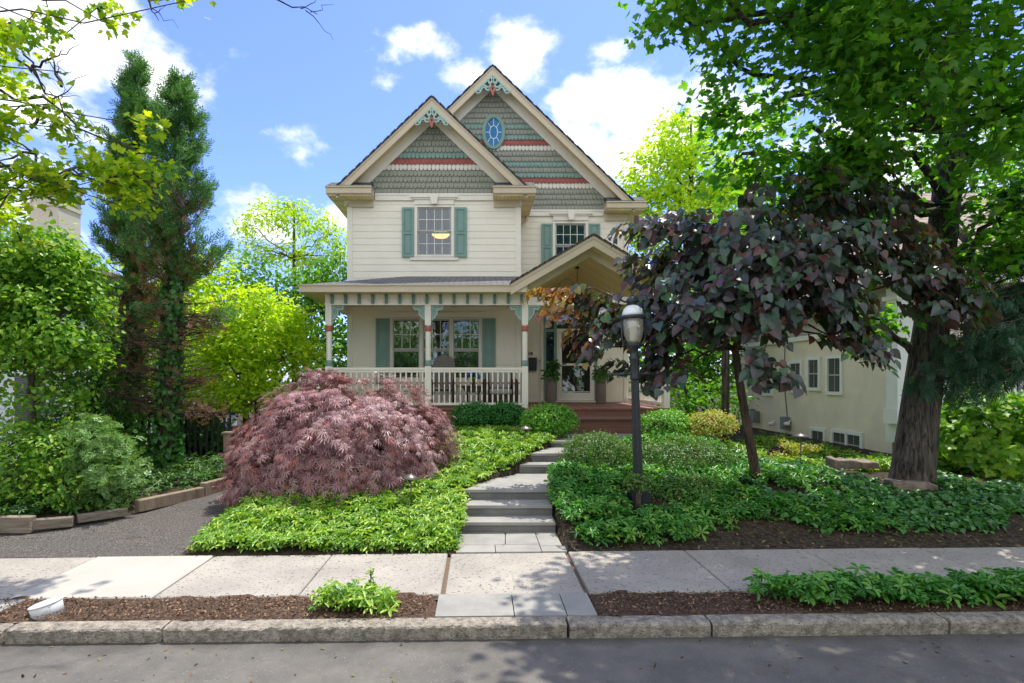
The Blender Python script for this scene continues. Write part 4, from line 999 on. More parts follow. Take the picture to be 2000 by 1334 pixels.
for i in range(46): m.box(10.13+i*.14, 10.18+i*.14, 12.553, 12.597, 1.361, 2.119)
build('porch_railing', m, NWH, nb)
m = MB()
for i in range(40): m.box(9.9+i*.11, 9.95+i*.11, 12.28, 12.29, .2, .74)
for i in range(6): m.box(9.9, 14.3, 12.265, 12.275, .22+i*.1, .26+i*.1)
build('porch_lattice', m, NWH, nb)
m = MB(); m.box(10.9, 11.35, 12.9, 12.96, 1.9, 3.2); m.box(13.3, 13.75, 12.9, 12.96, 1.9, 3.2); build('shutter', m, mat('slate_shutter', (.12, .14, .15), .6), nb)
m = MB(); m.box(11.4, 13.25, 12.91, 12.95, 1.9, 3.2); build('front_window', m, NP, nb)
m = MB(); m.tube([(9.93, fy(1465), .3), (9.93, fy(1465), 3.4)], .04, 6); build('downspout', m, NWH, nb)
m = MB(); m.tube([(9.97, fy(1532), 3.4), (9.97, fy(1530), 2.2), (9.96, fy(1537), 1.0)], .012, 5); build('cable', m, BLACK, nb)
for q, z in ((1537, .62), (1478, .7), (1470, .75)):
    m = MB(); y = fy(q); m.box(9.8, 9.97, y-.14, y+.14, z, z+.4); m.box(9.78, 9.8, y-.1, y+.1, z+.05, z+.3); build('meter_box', m, mat('meter_grey', (.2, .22, .22), .5), nb)
for q in (1512, 1543):
    m = MB(); y = fy(q); m.ball((9.85, y, fz(828, q)), (.1, .09, .07)); m.tube([(9.97, y, fz(822, q)), (9.86, y, fz(826, q))], .03, 6); build('floodlight', m, NWH, nb)

wh = thing('white_house', 'white clapboard house with a tall chimney mostly hidden by the trees at the left', 'house', (-12.5, 14, 0))
WSID = linemat('white_clapboard', (.66, .70, .72), (.40, .43, .45), axis=2, period=.17, width=.08, rough=.6)
m = MB(); m.box(-20, -9.9, 12.6, 22, -.3, 5.0); build('wall', m, WSID, wh)
m = MB(); m.prism([(-20.4, 4.9), (-9.5, 4.9), (-9.5, 5.0), (-14.9, 6.4), (-20.4, 5.0)], 12.2, 22.4); build('roof', m, NROOF, wh)
m = MB(); m.box(-12.2, -11.4, 14.6, 15.4, 3, 7.25); m.box(-12.23, -11.37, 14.57, 15.43, 6.95, 7.05); ch = build('chimney', m, mat('chimney_render', (.55, .5, .42), .9, var=.08, bump=.3), wh)
m = MB(); m.box(-12.27, -11.33, 14.53, 15.47, 7.25, 7.37); m.box(-12.0, -11.6, 14.8, 15.2, 7.37, 7.55); build('chimney_cap', m, mat('chimney_cap', (.17, .10, .08), .9), ch)
m = MB(); m.box(-10.85, -10.0, 12.5, 12.58, 1.0, 2.4); wn = build('window', m, NWH, wh); m = MB(); m.box(-10.78, -10.07, 12.48, 12.5, 1.07, 2.33); build('pane', m, NP, wn)

# wooden fence and gate post at the end of the driveway
TIMB = mat('weathered_timber', (.30, .235, .165), .9, vscale=6, stretch=(1, 1, .2), bump=.5, bscale=40, c2=(.17, .125, .085))
TIMH = mat('grey_timber', (.27, .225, .17), .9, vscale=7, stretch=(.25, 1, 3), bump=.6, bscale=30, c2=(.13, .105, .075))
fc = thing('wooden_fence', 'weathered brown board fence at the end of the driveway behind the red maple', 'fence', (-5.2, 11.3, .1))
m = MB(); m.box(-5.32, -5.18, 11.2, 11.34, 0, 1.1); m.box(-5.35, -5.15, 11.17, 11.37, 1.1, 1.14); build('post', m, TIMB, fc)
m = MB()
for i in range(13): m.box(-5.17+i*.13, -5.055+i*.13, 11.26+.004*(i % 2), 11.285+.004*(i % 2), .02, 1.0)
build('boards', m, TIMB, fc)
m = MB(); m.box(-5.18, -3.5, 11.3, 11.34, .82, .9); m.box(-5.18, -3.5, 11.3, 11.34, .2, .28); build('rail', m, TIMB, fc)
lf = thing('lattice_fence', 'dark ivy-grown lattice fence behind the conifer trunks', 'fence', (-6, 12.6, .1))
m = MB()
for i in range(22): m.box(-8.7+i*.135, -8.65+i*.135, 12.6, 12.63, .05, 1.5)
build('slats', m, mat('green_black_timber', (.035, .04, .03), .9), lf)
m = MB(); m.box(-8.75, -5.7, 12.57, 12.6, 1.4, 1.48); m.box(-8.75, -5.7, 12.57, 12.6, .3, .38); build('rail', m, mat('green_black_rail', (.035, .04, .03), .9), lf)

# landscape timbers
def timber(label, p, q, h, z, w_=.14):
    p, q = Vector(p), Vector(q); d = q-p; L = d.length; a = math.atan2(d.y, d.x)
    m = MB(); n = 8
    for i in range(n+1): pass
    m.box(0, L, -w_/2, w_/2, 0, h); m.rot(a, (0, 0, 0)); m.v = [(x+p.x, y+p.y, zz+z+(q.z-p.z)*min(1, max(0, ((x*d.x+y*d.y)/L/L)))) for x, y, zz in m.v]
    o = single('landscape_timber', m, TIMB if 'brown' in label else TIMH, label, 'timber', 'timbers edging the driveway', bevel=.012); return o
timber('weathered edging timber nearest the pavement, with shadow streaks, at the left edge of the photo', (-8.3, 8.0, 0), (-6.62, 7.98, 0), .24, -.03)
timber('middle grey edging timber stepping down beside the driveway', (-6.7, 8.02, 0), (-6.2, 8.22, 0), .15, .0, .13)
timber('low pale edging timber in front of the juniper', (-6.2, 8.3, 0), (-5.72, 8.75, 0), .12, .03, .13)
timber('brown edging timber under the ivy left of the gravel bend', (-5.72, 9.0, 0), (-5.2, 10.1, 0), .2, .02)
timber('long brown edging timber leading to the fence post', (-5.2, 10.12, 0), (-4.83, 11.4, 0), .26, .03)
timber('short brown timber holding the bank under the red maple', (-4.28, 10.35, 0), (-3.7, 10.3, 0), .3, .08)

# lamp post
lx, ly, lz = 2.45, 8.2, .2
LBL = mat('black_green_paint', (.022, .026, .027), .42, spec=.5, var=.25, vscale=12)
lp = thing('lamp_post', 'old-fashioned black fluted lamp post with a glass lantern beside the steps', 'lamp post', (lx, ly, lz)); lp.rotation_euler.y = R(-1.9)
m = MB(); m.lathe([(.145, -.1), (.145, .36), (.12, .42), (.075, .45)], (lx, ly, lz), 4, sq=True); build('base_box', m, LBL, lp, bevel=.01)
m = MB(); m.lathe([(.085, .44), (.072, .5), (.068, 1.2), (.058, 2.0), (.056, 2.05)], (lx, ly, lz), 32, flute=.12); build('post', m, LBL, lp)
m = MB(); m.lathe([(.06, 2.03), (.075, 2.06), (.066, 2.1), (.066, 2.32), (.08, 2.35), (.08, 2.38), (.064, 2.4), (.064, 2.5), (.11, 2.53), (.12, 2.57), (.115, 2.6)], (lx, ly, lz), 28); build('neck', m, LBL, lp)
m = MB(); m.tube([(lx-.36, ly, lz+2.13), (lx+.34, ly, lz+2.13)], .022, 10)
for s in (-1, 1):
    m.ball((lx+s*.36-.01, ly, lz+2.13), .035, 10, 6); m.tube([(lx+s*.12, ly, lz+2.13), (lx+s*.24, ly, lz+2.13)], .03, 10)
build('ladder_rest', m, LBL, lp)
gl = glassmat('lantern_glass', (.55, .52, .42), .08, .62, .05, (.95, .95, .88))
m = MB(); m.smooth = True; m.lathe([(.085, 2.6), (.11, 2.64), (.138, 2.72), (.15, 2.82), (.152, 2.98)], (lx, ly, lz), 28); build('glass_globe', m, gl, lp)
m = MB(); m.lathe([(.03, 2.6), (.055, 2.66), (.055, 2.86), (.065, 2.9), (.065, 2.98)], (lx, ly, lz), 16); build('mantle', m, mat('mantle_white', (.75, .74, .68), .6), lp)
for s in (-1, 1):
    m = MB(); m.tube([(lx+s*.1, ly, lz+2.55), (lx+s*.155, ly, lz+2.58), (lx+s*.178, ly, lz+2.68), (lx+s*.172, ly, lz+3.0)], .013, 8); build('lantern_arm', m, LBL, lp)
m = MB(); m.lathe([(.15, 2.97), (.172, 2.98), (.172, 3.01), (.16, 3.02)], (lx, ly, lz), 30)
for i in range(22): a = 2*math.pi*i/22; m.ball((lx+.168*math.cos(a), ly+.168*math.sin(a), lz+2.985), .022, 6, 4)
build('crown_rim', m, LBL, lp)
m = MB(); m.smooth = True; m.lathe([(.162, 3.02), (.156, 3.06), (.135, 3.12), (.085, 3.165), (.06, 3.175)], (lx, ly, lz), 28); build('white_dome', m, mat('white_enamel', (.8, .82, .82), .35), lp)
m = MB(); m.lathe([(.062, 3.17), (.06, 3.21), (.1, 3.225), (.1, 3.24), (.075, 3.28), (.035, 3.31), (.02, 3.34), (.022, 3.36), (.004, 3.38)], (lx, ly, lz), 24); build('cap', m, LBL, lp)

# path lights and other small things
BRZ = mat('bronze', (.16, .14, .12), .4, metal=.6, var=.15)
def path_light(px, py, Y, label, tilt_=0, k=1.0, foot=None):
    p = W(px, py, Y); g = float(G(p.x, Y)); t = thing('path_light', label, 'path light', (p.x, Y, g), 'low garden path lights')
    m = MB(); m.lathe([(.15*k, 0), (.151*k, .008), (.06*k, .05), (.012, .062), (.012, .08)], p, 20); m.rot(R(tilt_), p, 'Y'); build('hat', m, BRZ, t)
    m = MB(); m.tube([(p.x+.06*math.sin(R(tilt_)), Y, g-.1), (p.x, Y, p.z+.02)], .012*k, 8); build('stem', m, BRZ, t)
path_light(1026, 838, 11.0, 'bronze path light in front of the round boxwood left of the steps', 0, 1)
path_light(802, 934, 8.2, 'leaning bronze path light below the red maple', 8, .95)
path_light(1262, 838, 11.6, 'bronze path light half hidden behind the lamp post', 0, .9)
path_light(1564, 853, 10.6, 'dark bronze path light before the stucco house', 0, 1)
p = W(1650, 1046, 7.55); t = thing('spotlight', 'small black ground spotlight on bare soil near the pavement', 'spotlight', (p.x, 7.55, float(G(p.x, 7.55))))
m = MB(); m.tube([(p.x, 7.6, p.z-.06), (p.x-.02, 7.5, p.z+.03)], [.045, .05], 12); build('head', m, BLACK, t); m = MB(); m.tube([(p.x, 7.57, p.z-.1), (p.x, 7.57, p.z-.03)], .012, 6); build('spike', m, BLACK, t)
p = W(1614, 972, 8.55); t = thing('spotlight', 'round black spotlight among the ivy on the bank', 'spotlight', (p.x, 8.55, float(G(p.x, 8.55))))
m = MB(); m.ball(p, .06); build('head', m, BLACK, t); m = MB(); m.tube([(p.x, 8.55, p.z-.3), (p.x, 8.55, p.z-.04)], .012, 6); build('spike', m, BLACK, t)
p = W(987, 1062, 7.3); m = MB(); m.tube([(p.x, 7.3, .0), (p.x, 7.3, .13)], .006, 6); m.ball((p.x, 7.3, .15), (.014, .014, .022), 6, 5)
single('garden_stake', m, mat('green_stake', (.05, .08, .04), .6), 'thin dark stake with a green tip standing on the bluestone', 'stake')
p = Vector((-4.25, 5.3, -.05)); t = thing('pipe_cap', 'white painted pipe cap leaning in the mulch near the kerb', 'pipe cap', (p.x, 5.3, T(p.x)))
m = MB(); m.lathe([(.13, -.06), (.135, .075), (.125, .085)], (p.x, 5.3, T(p.x)), 28); m.rot(R(-14), p, 'Y'); build('pipe', m, mat('chipped_white', (.62, .63, .62), .6, vscale=9, speck=(16, .62, (.2, .17, .13))), t)
m = MB(); m.lathe([(.14, .082), (.14, .092), (.12, .098)], (p.x, 5.3, T(p.x)), 28); m.rot(R(-14), p, 'Y'); build('lid', m, mat('white_lid', (.7, .7, .68), .5, vscale=9, var=.1), t)
SLAB = mat('stone_slab', (.30, .235, .175), .9, vscale=5, bump=1, bscale=25, c2=(.16, .13, .1))
def stone(px0, px1, py, Y, h, label, d=.5):
    a, b = W(px0, py, Y), W(px1, py, Y); m = MB(); n = 9; P = []
    for i in range(n): t_ = i/(n-1); P.append((a.x+(b.x-a.x)*t_, Y+rng.normal()*.03+.35*t_*0))
    for i in range(n): t_ = 1-i/(n-1); P.append((a.x+(b.x-a.x)*t_+.1, Y+d+rng.normal()*.04))
    m.slab(P, a.z-h, lambda x, y: a.z+.03+rng.normal()*.008-(x-a.x)*.06)
    return single('stone_slab', m, SLAB, label, 'stone', 'flat stones on the ivy bank', bevel=.02)
stone(1632, 1718, 902, 9.7, .13, 'flat brown stone slab on the ivy bank left of the big tree trunk')
stone(1742, 1832, 944, 8.75, .12, 'flat mossy stone at the foot of the big tree trunk', .35)
mb = MB()
for i in range(7):
    x = 4.9+i*.32; P = [(x+.16+.2*math.cos(a)*rng.uniform(.85, 1.1), 10.6+.25*(i % 2)+.2*math.sin(a)*rng.uniform(.85, 1.1)) for a in np.linspace(0, 6.28, 8, endpoint=False)]
    mb.slab(P, .3, lambda x, y: float(G(x, y))+.02)
tag(build('flagstone_path', mb, mat('flagstone', (.42, .35, .29), .9, vscale=4, c2=(.3, .25, .2))), kind='structure')

# ================================================================== planting
OV, OVN, MP_, HT, ST = tmpl_oval(.5), tmpl_oval(.36), tmpl_maple(), tmpl_heart(), tmpl_star()
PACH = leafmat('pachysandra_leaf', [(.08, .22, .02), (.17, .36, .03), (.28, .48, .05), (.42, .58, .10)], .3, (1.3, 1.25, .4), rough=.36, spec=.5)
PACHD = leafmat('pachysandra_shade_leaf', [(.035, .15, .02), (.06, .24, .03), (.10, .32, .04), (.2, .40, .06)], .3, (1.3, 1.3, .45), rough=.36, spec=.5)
IVY = leafmat('ivy_leaf', [(.04, .15, .03), (.065, .21, .04), (.10, .28, .05)], .25, rough=.38, spec=.6)
BARK = barkmat('grey_bark', (.05, .04, .03), (.17, .14, .11))
BARKM = barkmat('maple_bark', (.022, .019, .015), (.16, .138, .11), scale=24, stretch=(1, 1, .09), bump=1)
BARKB = barkmat('brown_bark', (.04, .028, .02), (.14, .10, .075))

def carpet(name, pts, z0, size, m, up=1.0, tm=None, per_tm=4, lift=(.02, .16), tl=.35, kind='stuff', parent=None):
    """rosettes over the ground, on several heights"""
    obs = None; n = len(pts); allo = []
    for k in range(per_tm):
        sel = np.arange(n) % per_tm == k; q = pts[sel]; j = len(q)
        z = G(q[:, 0], q[:, 1], False) if z0 is None else z0(q[:, 0], q[:, 1])
        b = lump(np.stack([q[:, 0], q[:, 1], z*0], 1), 2.6)*.04+lump(np.stack([q[:, 0], q[:, 1], z*0], 1), 7)*.025
        pos = np.stack([q[:, 0], q[:, 1], z+rng.uniform(lift[0], lift[1], j)+b], 1)
        nn = rng.normal(size=(j, 3))*tl*rng.uniform(.6, 1.5, (j, 1)); nn[:, 2] += up; nn[:, 1] -= .12
        allo.append(leaves(name, tm() if tm else tmpl_whorl(), pos, nn, rng.normal(size=(j, 3)), size*rng.uniform(.55, 1.4, j), m, parent))
    # join the variants into one mesh
    base = allo[0]
    vs = [o.data for o in allo]
    co = np.concatenate([(lambda a: (d.vertices.foreach_get('co', a), a)[1])(np.empty(len(d.vertices)*3, np.float32)) for d in vs])
    off = 0; LI, LS, lo = [], [], 0
    for d in vs:
        li = np.empty(len(d.loops), np.int32); d.loops.foreach_get('vertex_index', li); ls = np.empty(len(d.polygons), np.int32); d.polygons.foreach_get('loop_start', ls)
        LI.append(li+off); LS.append(ls+lo); off += len(d.vertices); lo += len(li)
    me = bpy.data.meshes.new(name); me.vertices.add(off); me.vertices.foreach_set('co', co)
    LI = np.concatenate(LI); LS = np.concatenate(LS); me.loops.add(len(LI)); me.loops.foreach_set('vertex_index', LI); me.polygons.add(len(LS)); me.polygons.foreach_set('loop_start', LS)
    me.materials.append(m); me.update(calc_edges=True)
    base.data = me
    for o in allo[1:]: bpy.data.objects.remove(o)
    for d in vs: bpy.data.meshes.remove(d)
    if kind: tag(base, kind=kind)
    return base

# bright bed left of the steps
n = 15500; x = rng.uniform(-4.6, 2.3, n); y = 7.0+rng.random(n)**1.25*5.9
ok = (x > driveR(y)+.08) & (x < pathL(y)-.02+.05*rng.normal(size=n)) & (y > 7.03+.04*rng.normal(size=n))
ok &= ~((((x+2.35)/1.35)**2+((y-9.75)/1.0)**2) < 1)
carpet('pachysandra_bed', np.stack([x, y], 1)[ok], None, .085, PACH)
# shaded bed right of the steps
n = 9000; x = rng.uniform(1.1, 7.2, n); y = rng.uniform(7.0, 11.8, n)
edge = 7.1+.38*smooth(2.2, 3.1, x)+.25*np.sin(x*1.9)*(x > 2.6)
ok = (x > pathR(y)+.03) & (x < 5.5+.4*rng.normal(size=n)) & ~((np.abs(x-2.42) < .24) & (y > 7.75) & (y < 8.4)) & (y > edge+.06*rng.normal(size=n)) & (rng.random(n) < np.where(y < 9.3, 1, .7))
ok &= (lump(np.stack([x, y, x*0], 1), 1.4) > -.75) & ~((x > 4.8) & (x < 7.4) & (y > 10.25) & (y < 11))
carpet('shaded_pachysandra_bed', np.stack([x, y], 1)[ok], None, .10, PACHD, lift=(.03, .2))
n = 19000; x = rng.uniform(4.4, 12.5, n); y = rng.uniform(7.2, 10.6, n)
ok = (y > 7.32+.3*np.sin(x*1.3+1)+.15*rng.normal(size=n)) & (x < 9.6+(8.6-y)*1.6) & ~((x > 8.2) & (y > 8.9)) & (lump(np.stack([x, y, x*0], 1), 1.6) > -.6)
ok &= ~((np.abs(x-5.2) < .7) & (np.abs(y-8.8) < .4)) & ~((np.abs(x-6.85) < .5) & (y > 9.3) & (y < 10.1)) & ~((np.abs(x-7.1) < .42) & (y > 8.5) & (y < 9.1))
q = np.stack([x, y], 1)[ok]; z = G(q[:, 0], q[:, 1])
nn = rng.normal(size=(len(q), 3))*.4; nn[:, 2] += 1; nn[:, 1] -= .2
tag(leaves('ivy', tmpl_heart(), np.stack([q[:, 0], q[:, 1], z+rng.uniform(.02, .13, len(q))], 1), nn, rng.normal(size=(len(q), 3))-np.array([0, .5, 0]), .078*rng.uniform(.6, 1.3, len(q)), IVY), kind='stuff')
n = 9500; x = rng.uniform(4.8, 12, n); y = rng.uniform(10.2, 17.5, n); k = ~((x < 7.4) & (y > 10.25) & (y < 11)) & ((x < 9.3) | (y < 12.0)); x = x[k]; y = y[k]; carpet('pachysandra_by_the_wall', np.stack([x, y], 1), None, .11, PACH, lift=(.02, .2))
# verge planting in the strip
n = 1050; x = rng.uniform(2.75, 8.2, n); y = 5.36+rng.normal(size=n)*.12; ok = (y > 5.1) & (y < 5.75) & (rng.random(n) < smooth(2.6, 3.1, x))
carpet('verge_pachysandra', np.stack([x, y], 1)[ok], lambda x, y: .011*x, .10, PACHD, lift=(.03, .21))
t = thing('pachysandra_clump', 'small bright green leafy clump growing in the strip by the kerb', 'plant', (-1.25, 5.3, 0))
n = 120; x = -1.27+rng.normal(size=n)*.2; y = 5.3+rng.normal(size=n)*.09; x[-5:] = -1.12; y[-5:] = 5.45; x = np.clip(x, -1.62, -.85)
carpet('foliage', np.stack([x, y], 1), lambda x, y: .011*x, .085, PACH, lift=(.02, .17), kind=None, parent=t)
sz = np.linspace(.02, .31, 34); leaves('shoot', OV, np.stack([-1.1+0*sz, 5.48+0*sz, sz], 1), rng.normal(size=(34, 3))*.4+np.array([0, -.2, 1]), rng.normal(size=(34, 3)), .06*rng.uniform(.8, 1.2, 34), PACH, t)
m = MB(); m.tube([(-1.1, 5.48, 0), (-1.1, 5.48, .3)], .006, 5); build('stem', m, BARKB, t)
n = 2600; x = rng.uniform(-9.5, -4.9, n); y = rng.uniform(7.6, 12.5, n); ok = (x < driveL(y)-.12) & (lump(np.stack([x, y, x*0], 1), 1.5) > -.5)
carpet('ground_ivy', np.stack([x, y], 1)[ok], None, .10, leafmat('ground_ivy_leaf', [(.03, .09, .02), (.06, .16, .03), (.12, .24, .05)], .3), lift=(.03, .3))

# clipped and loose shrubs
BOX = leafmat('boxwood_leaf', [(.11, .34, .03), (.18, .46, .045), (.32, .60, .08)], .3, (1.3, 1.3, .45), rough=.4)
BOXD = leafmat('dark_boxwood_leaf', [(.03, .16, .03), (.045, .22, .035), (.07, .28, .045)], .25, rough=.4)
def shrub(name, label, cat, px, py, Y, rx, ry, m, n, size, tm=OV, group=None, spread=.05, per=9, rd=None, ground=None, **kw):
    b = blob(px, py, Y, rx, ry, rd); g = float(G(b[0], Y)); kw = dict(dict(shell=.72, up=.5, out=.8, rnd=.5, droop=-.2, cut=-.9), **kw)
    tr = [(b[0], Y, g-.1, .05), (b[0], Y, (g+b[2])/2, .04), (b[0], Y, b[2], .02)]
    return tree(name, label, cat, (b[0], Y, g), tr, [b], m, BARKB, tm, size, n, per, spread, group, twigs=40, parts=('stems', 'foliage'), **kw)
shrub('boxwood', 'bright round boxwood at the left of the porch steps', 'shrub', 1072, 822, 12.0, 54, 32, BOX, 620, .052, group='boxwoods along the porch')
shrub('boxwood', 'bright round boxwood right of the porch steps behind the lamp post', 'shrub', 1296, 836, 11.7, 52, 36, BOX, 620, .052, group='boxwoods along the porch')
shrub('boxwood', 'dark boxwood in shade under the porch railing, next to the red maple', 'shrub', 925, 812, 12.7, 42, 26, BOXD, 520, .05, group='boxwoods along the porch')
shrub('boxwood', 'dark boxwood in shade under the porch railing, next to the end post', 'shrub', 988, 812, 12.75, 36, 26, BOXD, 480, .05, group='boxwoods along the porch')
AZ = leafmat('azalea_leaf', [(.04, .14, .02), (.07, .20, .03), (.12, .27, .04), (.2, .17, .05)], .3, rough=.45)
AZY = leafmat('golden_azalea_leaf', [(.22, .40, .04), (.36, .48, .06), (.5, .46, .10), (.55, .30, .09)], .3)
shrub('azalea', 'dark green azalea mound between the upper steps and the lamp post', 'shrub', 1165, 888, 9.75, 66, 42, AZ, 700, .042, per=10, cut=-.5, spread=.06)
shrub('azalea', 'loose green azalea right of the lamp post base', 'shrub', 1345, 975, 8.5, 80, 46, AZ, 800, .045, per=10, cut=-.5, spread=.06)
shrub('azalea', 'low azalea sprig against the lamp post base', 'shrub', 1247, 944, 7.9, 24, 12, AZ, 60, .045, per=9, cut=-.9)
shrub('azalea', 'wide shaded azalea behind the lamp post', 'shrub', 1330, 898, 9.9, 105, 42, AZ, 800, .045, per=10, cut=-.5, spread=.07)
shrub('azalea', 'golden green azalea beside the right-hand boxwood', 'shrub', 1392, 846, 11.6, 56, 44, AZY, 520, .055, cut=-.6)
shrub('azalea', 'yellow and orange leaved shrub just behind the slender redbud trunk', 'shrub', 1500, 880, 11.2, 55, 20, AZY, 300, .055, cut=-.6)
shrub('azalea', 'small orange leaved shrub below the stucco basement windows', 'shrub', 1560, 868, 11.6, 46, 14, AZY, 240, .05, cut=-.6)
VIB = leafmat('viburnum_leaf', [(.12, .32, .03), (.22, .44, .04), (.38, .56, .07)], .42, (1.4, 1.4, .4))
shrub('viburnum', 'large bright green bush in front of the neighbouring porch at the right edge', 'shrub', 1935, 852, 10.2, 92, 94, VIB, 560, .13, MP_, spread=.12, per=7, cut=-.5, shell=.55, droop=.2)

shrub('azalea', 'light green spreading azalea sprawling over the right-hand bed below the redbud', 'shrub', 1440, 1000, 8.35, 90, 30, AZ, 560, .045, per=10, cut=-.5, spread=.07)
# weeping red maple
RED = leafmat('red_maple_leaf', [(.08, .025, .035), (.18, .075, .085), (.30, .155, .158), (.44, .27, .265), (.56, .38, .365), (.40, .22, .21), (.46, .15, .10)], .22, (1.25, .85, .8), rough=.42, spec=.5)
root = thing('japanese_maple', 'purple-red weeping cut-leaf maple mounded beside the driveway', 'tree', (-2.35, 9.75, .45))
ns_ = 640; st_ = 7; th = rng.uniform(0, 2*math.pi, ns_); cz = rng.uniform(.02, 1.0, ns_); ph = np.arccos(cz); lay = np.where(rng.random(ns_) < .7, rng.uniform(.93, 1.03, ns_), rng.uniform(.72, .93, ns_))
PT, DD, TP = [], [], []
def dpt(th, ph, k):
    d = np.stack([np.sin(ph)*np.cos(th), np.sin(ph)*np.sin(th), np.cos(ph)], 1); pz = np.clip(d[:, 2], 0, 1)
    hf = np.where(d[:, 0] > 0, (1-pz**2.8)**(1/2.8)/np.sqrt(np.maximum(1-pz**2, 1e-4)), 1); e = d*np.stack([1+(hf-1)*.8, 1+(hf-1)*.5, hf*0+1], 1)
    bump = 1+.07*lump(d*2.2, 2.0)+.05*lump(d*5, 2.4)
    p = np.array([-2.36, 9.75, .42])+e*np.array([1.86, 1.6, 1.82])*(bump*k)[:, None]
    p[:, 0] -= .22*np.clip(-d[:, 0], 0, 1)*np.clip(1-d[:, 2], 0, 1); p[:, 2] -= .32*np.clip(1-d[:, 2]*1.6, 0, 1)*np.clip(d[:, 0]*.4+.6, 0, 1)
    p[:, 2] = np.maximum(p[:, 2], .34); return p, d
prev = None
for k in range(st_):
    p, d = dpt(th+rng.normal(size=ns_)*.015, np.minimum(ph+.045*k, 1.68), lay+.010*k-.0016*k*k)
    if prev is None: tg = np.stack([d[:, 0], d[:, 1], -.3+0*d[:, 0]], 1)
    else: tg = unit(p-prev)
    prev = p; PT.append(p); DD.append(d); TP.append(tg)
cp = np.concatenate(PT); d = np.concatenate(DD); tg = np.concatenate(TP); n = len(cp); per = 5
pos = np.repeat(cp, per, 0)+rng.normal(size=(n*per, 3))*np.array([.055, .055, .03]); dd = np.repeat(d, per, 0)
tip = np.repeat(tg, per, 0)*.9+rng.normal(size=(n*per, 3))*.5+np.stack([dd[:, 0], dd[:, 1], dd[:, 2]*.2], 1)*.35; tip[:, 2] -= .35
nn = dd*.8+rng.normal(size=(n*per, 3))*.32; nn[:, 2] += .45
leaves('crown', ST, pos, nn, tip, .122*rng.uniform(.6, 1.3, n*per), RED, root)
m = MB(); base = Vector((-2.35, 9.75, .35)); m.tube([base, base+Vector((.05, 0, .5)), base+Vector((-.05, 0, .85))], [.13, .1, .08], 10)
for k in rng.choice(n, 90, replace=False):
    p = Vector(cp[k]); a = base+Vector((-.02, 0, .8)); mid = a.lerp(p, .55)+Vector((0, 0, .2)); m.tube([a, a.lerp(mid, .5)+Vector((0, 0, .1)), mid, p], [.03, .022, .014, .004], 5)
build('trunk', m, BARKB, root)

# redbud with purple heart-shaped leaves
HRT = leafmat('purple_redbud_leaf', [(.05, .034, .047), (.052, .078, .08), (.045, .10, .07), (.042, .034, .044), (.045, .12, .05), (.085, .053, .068), (.11, .04, .036), (.045, .078, .068), (.05, .14, .045), (.055, .085, .088), (.07, .042, .056), (.035, .07, .045)], .22, (4.2, 2.6, .4), rough=.38, spec=.6)
rb = [blob(*a) for a in [(1650, 315, 8.9, 70, 36), (1590, 312, 8.8, 34, 22), (1700, 322, 8.9, 40, 20), (1600, 390, 8.7, 150, 48), (1400, 450, 8.6, 125, 42), (1320, 520, 8.9, 90, 50), (1500, 500, 8.2, 170, 75), (1690, 490, 8.4, 125, 66), (1790, 560, 8.2, 78, 62), (1420, 590, 8.0, 140, 66), (1290, 620, 9.0, 80, 55), (1150, 575, 9.3, 95, 20), (1120, 572, 9.4, 60, 18), (1090, 568, 9.4, 34, 12), (1180, 590, 9.3, 60, 26), (1150, 640, 9.4, 34, 18),
      (1125, 608, 9.4, 62, 18), (1215, 640, 9.1, 58, 42), (1165, 680, 9.2, 36, 36), (1300, 710, 8.8, 40, 54), (1490, 700, 7.9, 30, 58), (1610, 610, 8.0, 85, 40), (1225, 722, 8.9, 22, 24), (1555, 560, 7.9, 110, 60), (1640, 655, 7.9, 62, 26), (1690, 690, 8.0, 20, 30), (1600, 320, 8.8, 26, 22), (1700, 320, 8.9, 24, 14), (1845, 610, 8.2, 36, 50), (1270, 450, 8.6, 45, 38), (1510, 745, 8.0, 22, 22)]]
tr = [(4.76, 9.02, .35, .12), (4.66, 9.02, .6, .085), (4.48, 8.95, 1.4, .07), (4.30, 8.9, 2.3, .062), (4.22, 8.85, 2.75, .058), (4.4, 8.7, 3.4, .045), (4.9, 8.5, 4.1, .03)]
root = thing('redbud', 'slender redbud tree with large purple heart-shaped leaves behind the lamp post', 'tree', (4.7, 9.0, .45))
m = MB(); m.tube([Vector(p[:3]) for p in tr], [p[3] for p in tr], 14)
hub = Vector((4.3, 8.9, 2.6))
for b_ in rb:
    c = Vector(b_[:3]); j = min(range(3, len(tr)), key=lambda i: (Vector(tr[i][:3])-c).length); limb(m, Vector(tr[j][:3]), c-Vector((0, 0, .05)), .026, .009, .05)
nst = 1080; sp, sd, sb = blobs_sample(rb, nst, .1); B_ = np.array([q[:3] for q in rb])
P, NN, TT = [], [], []
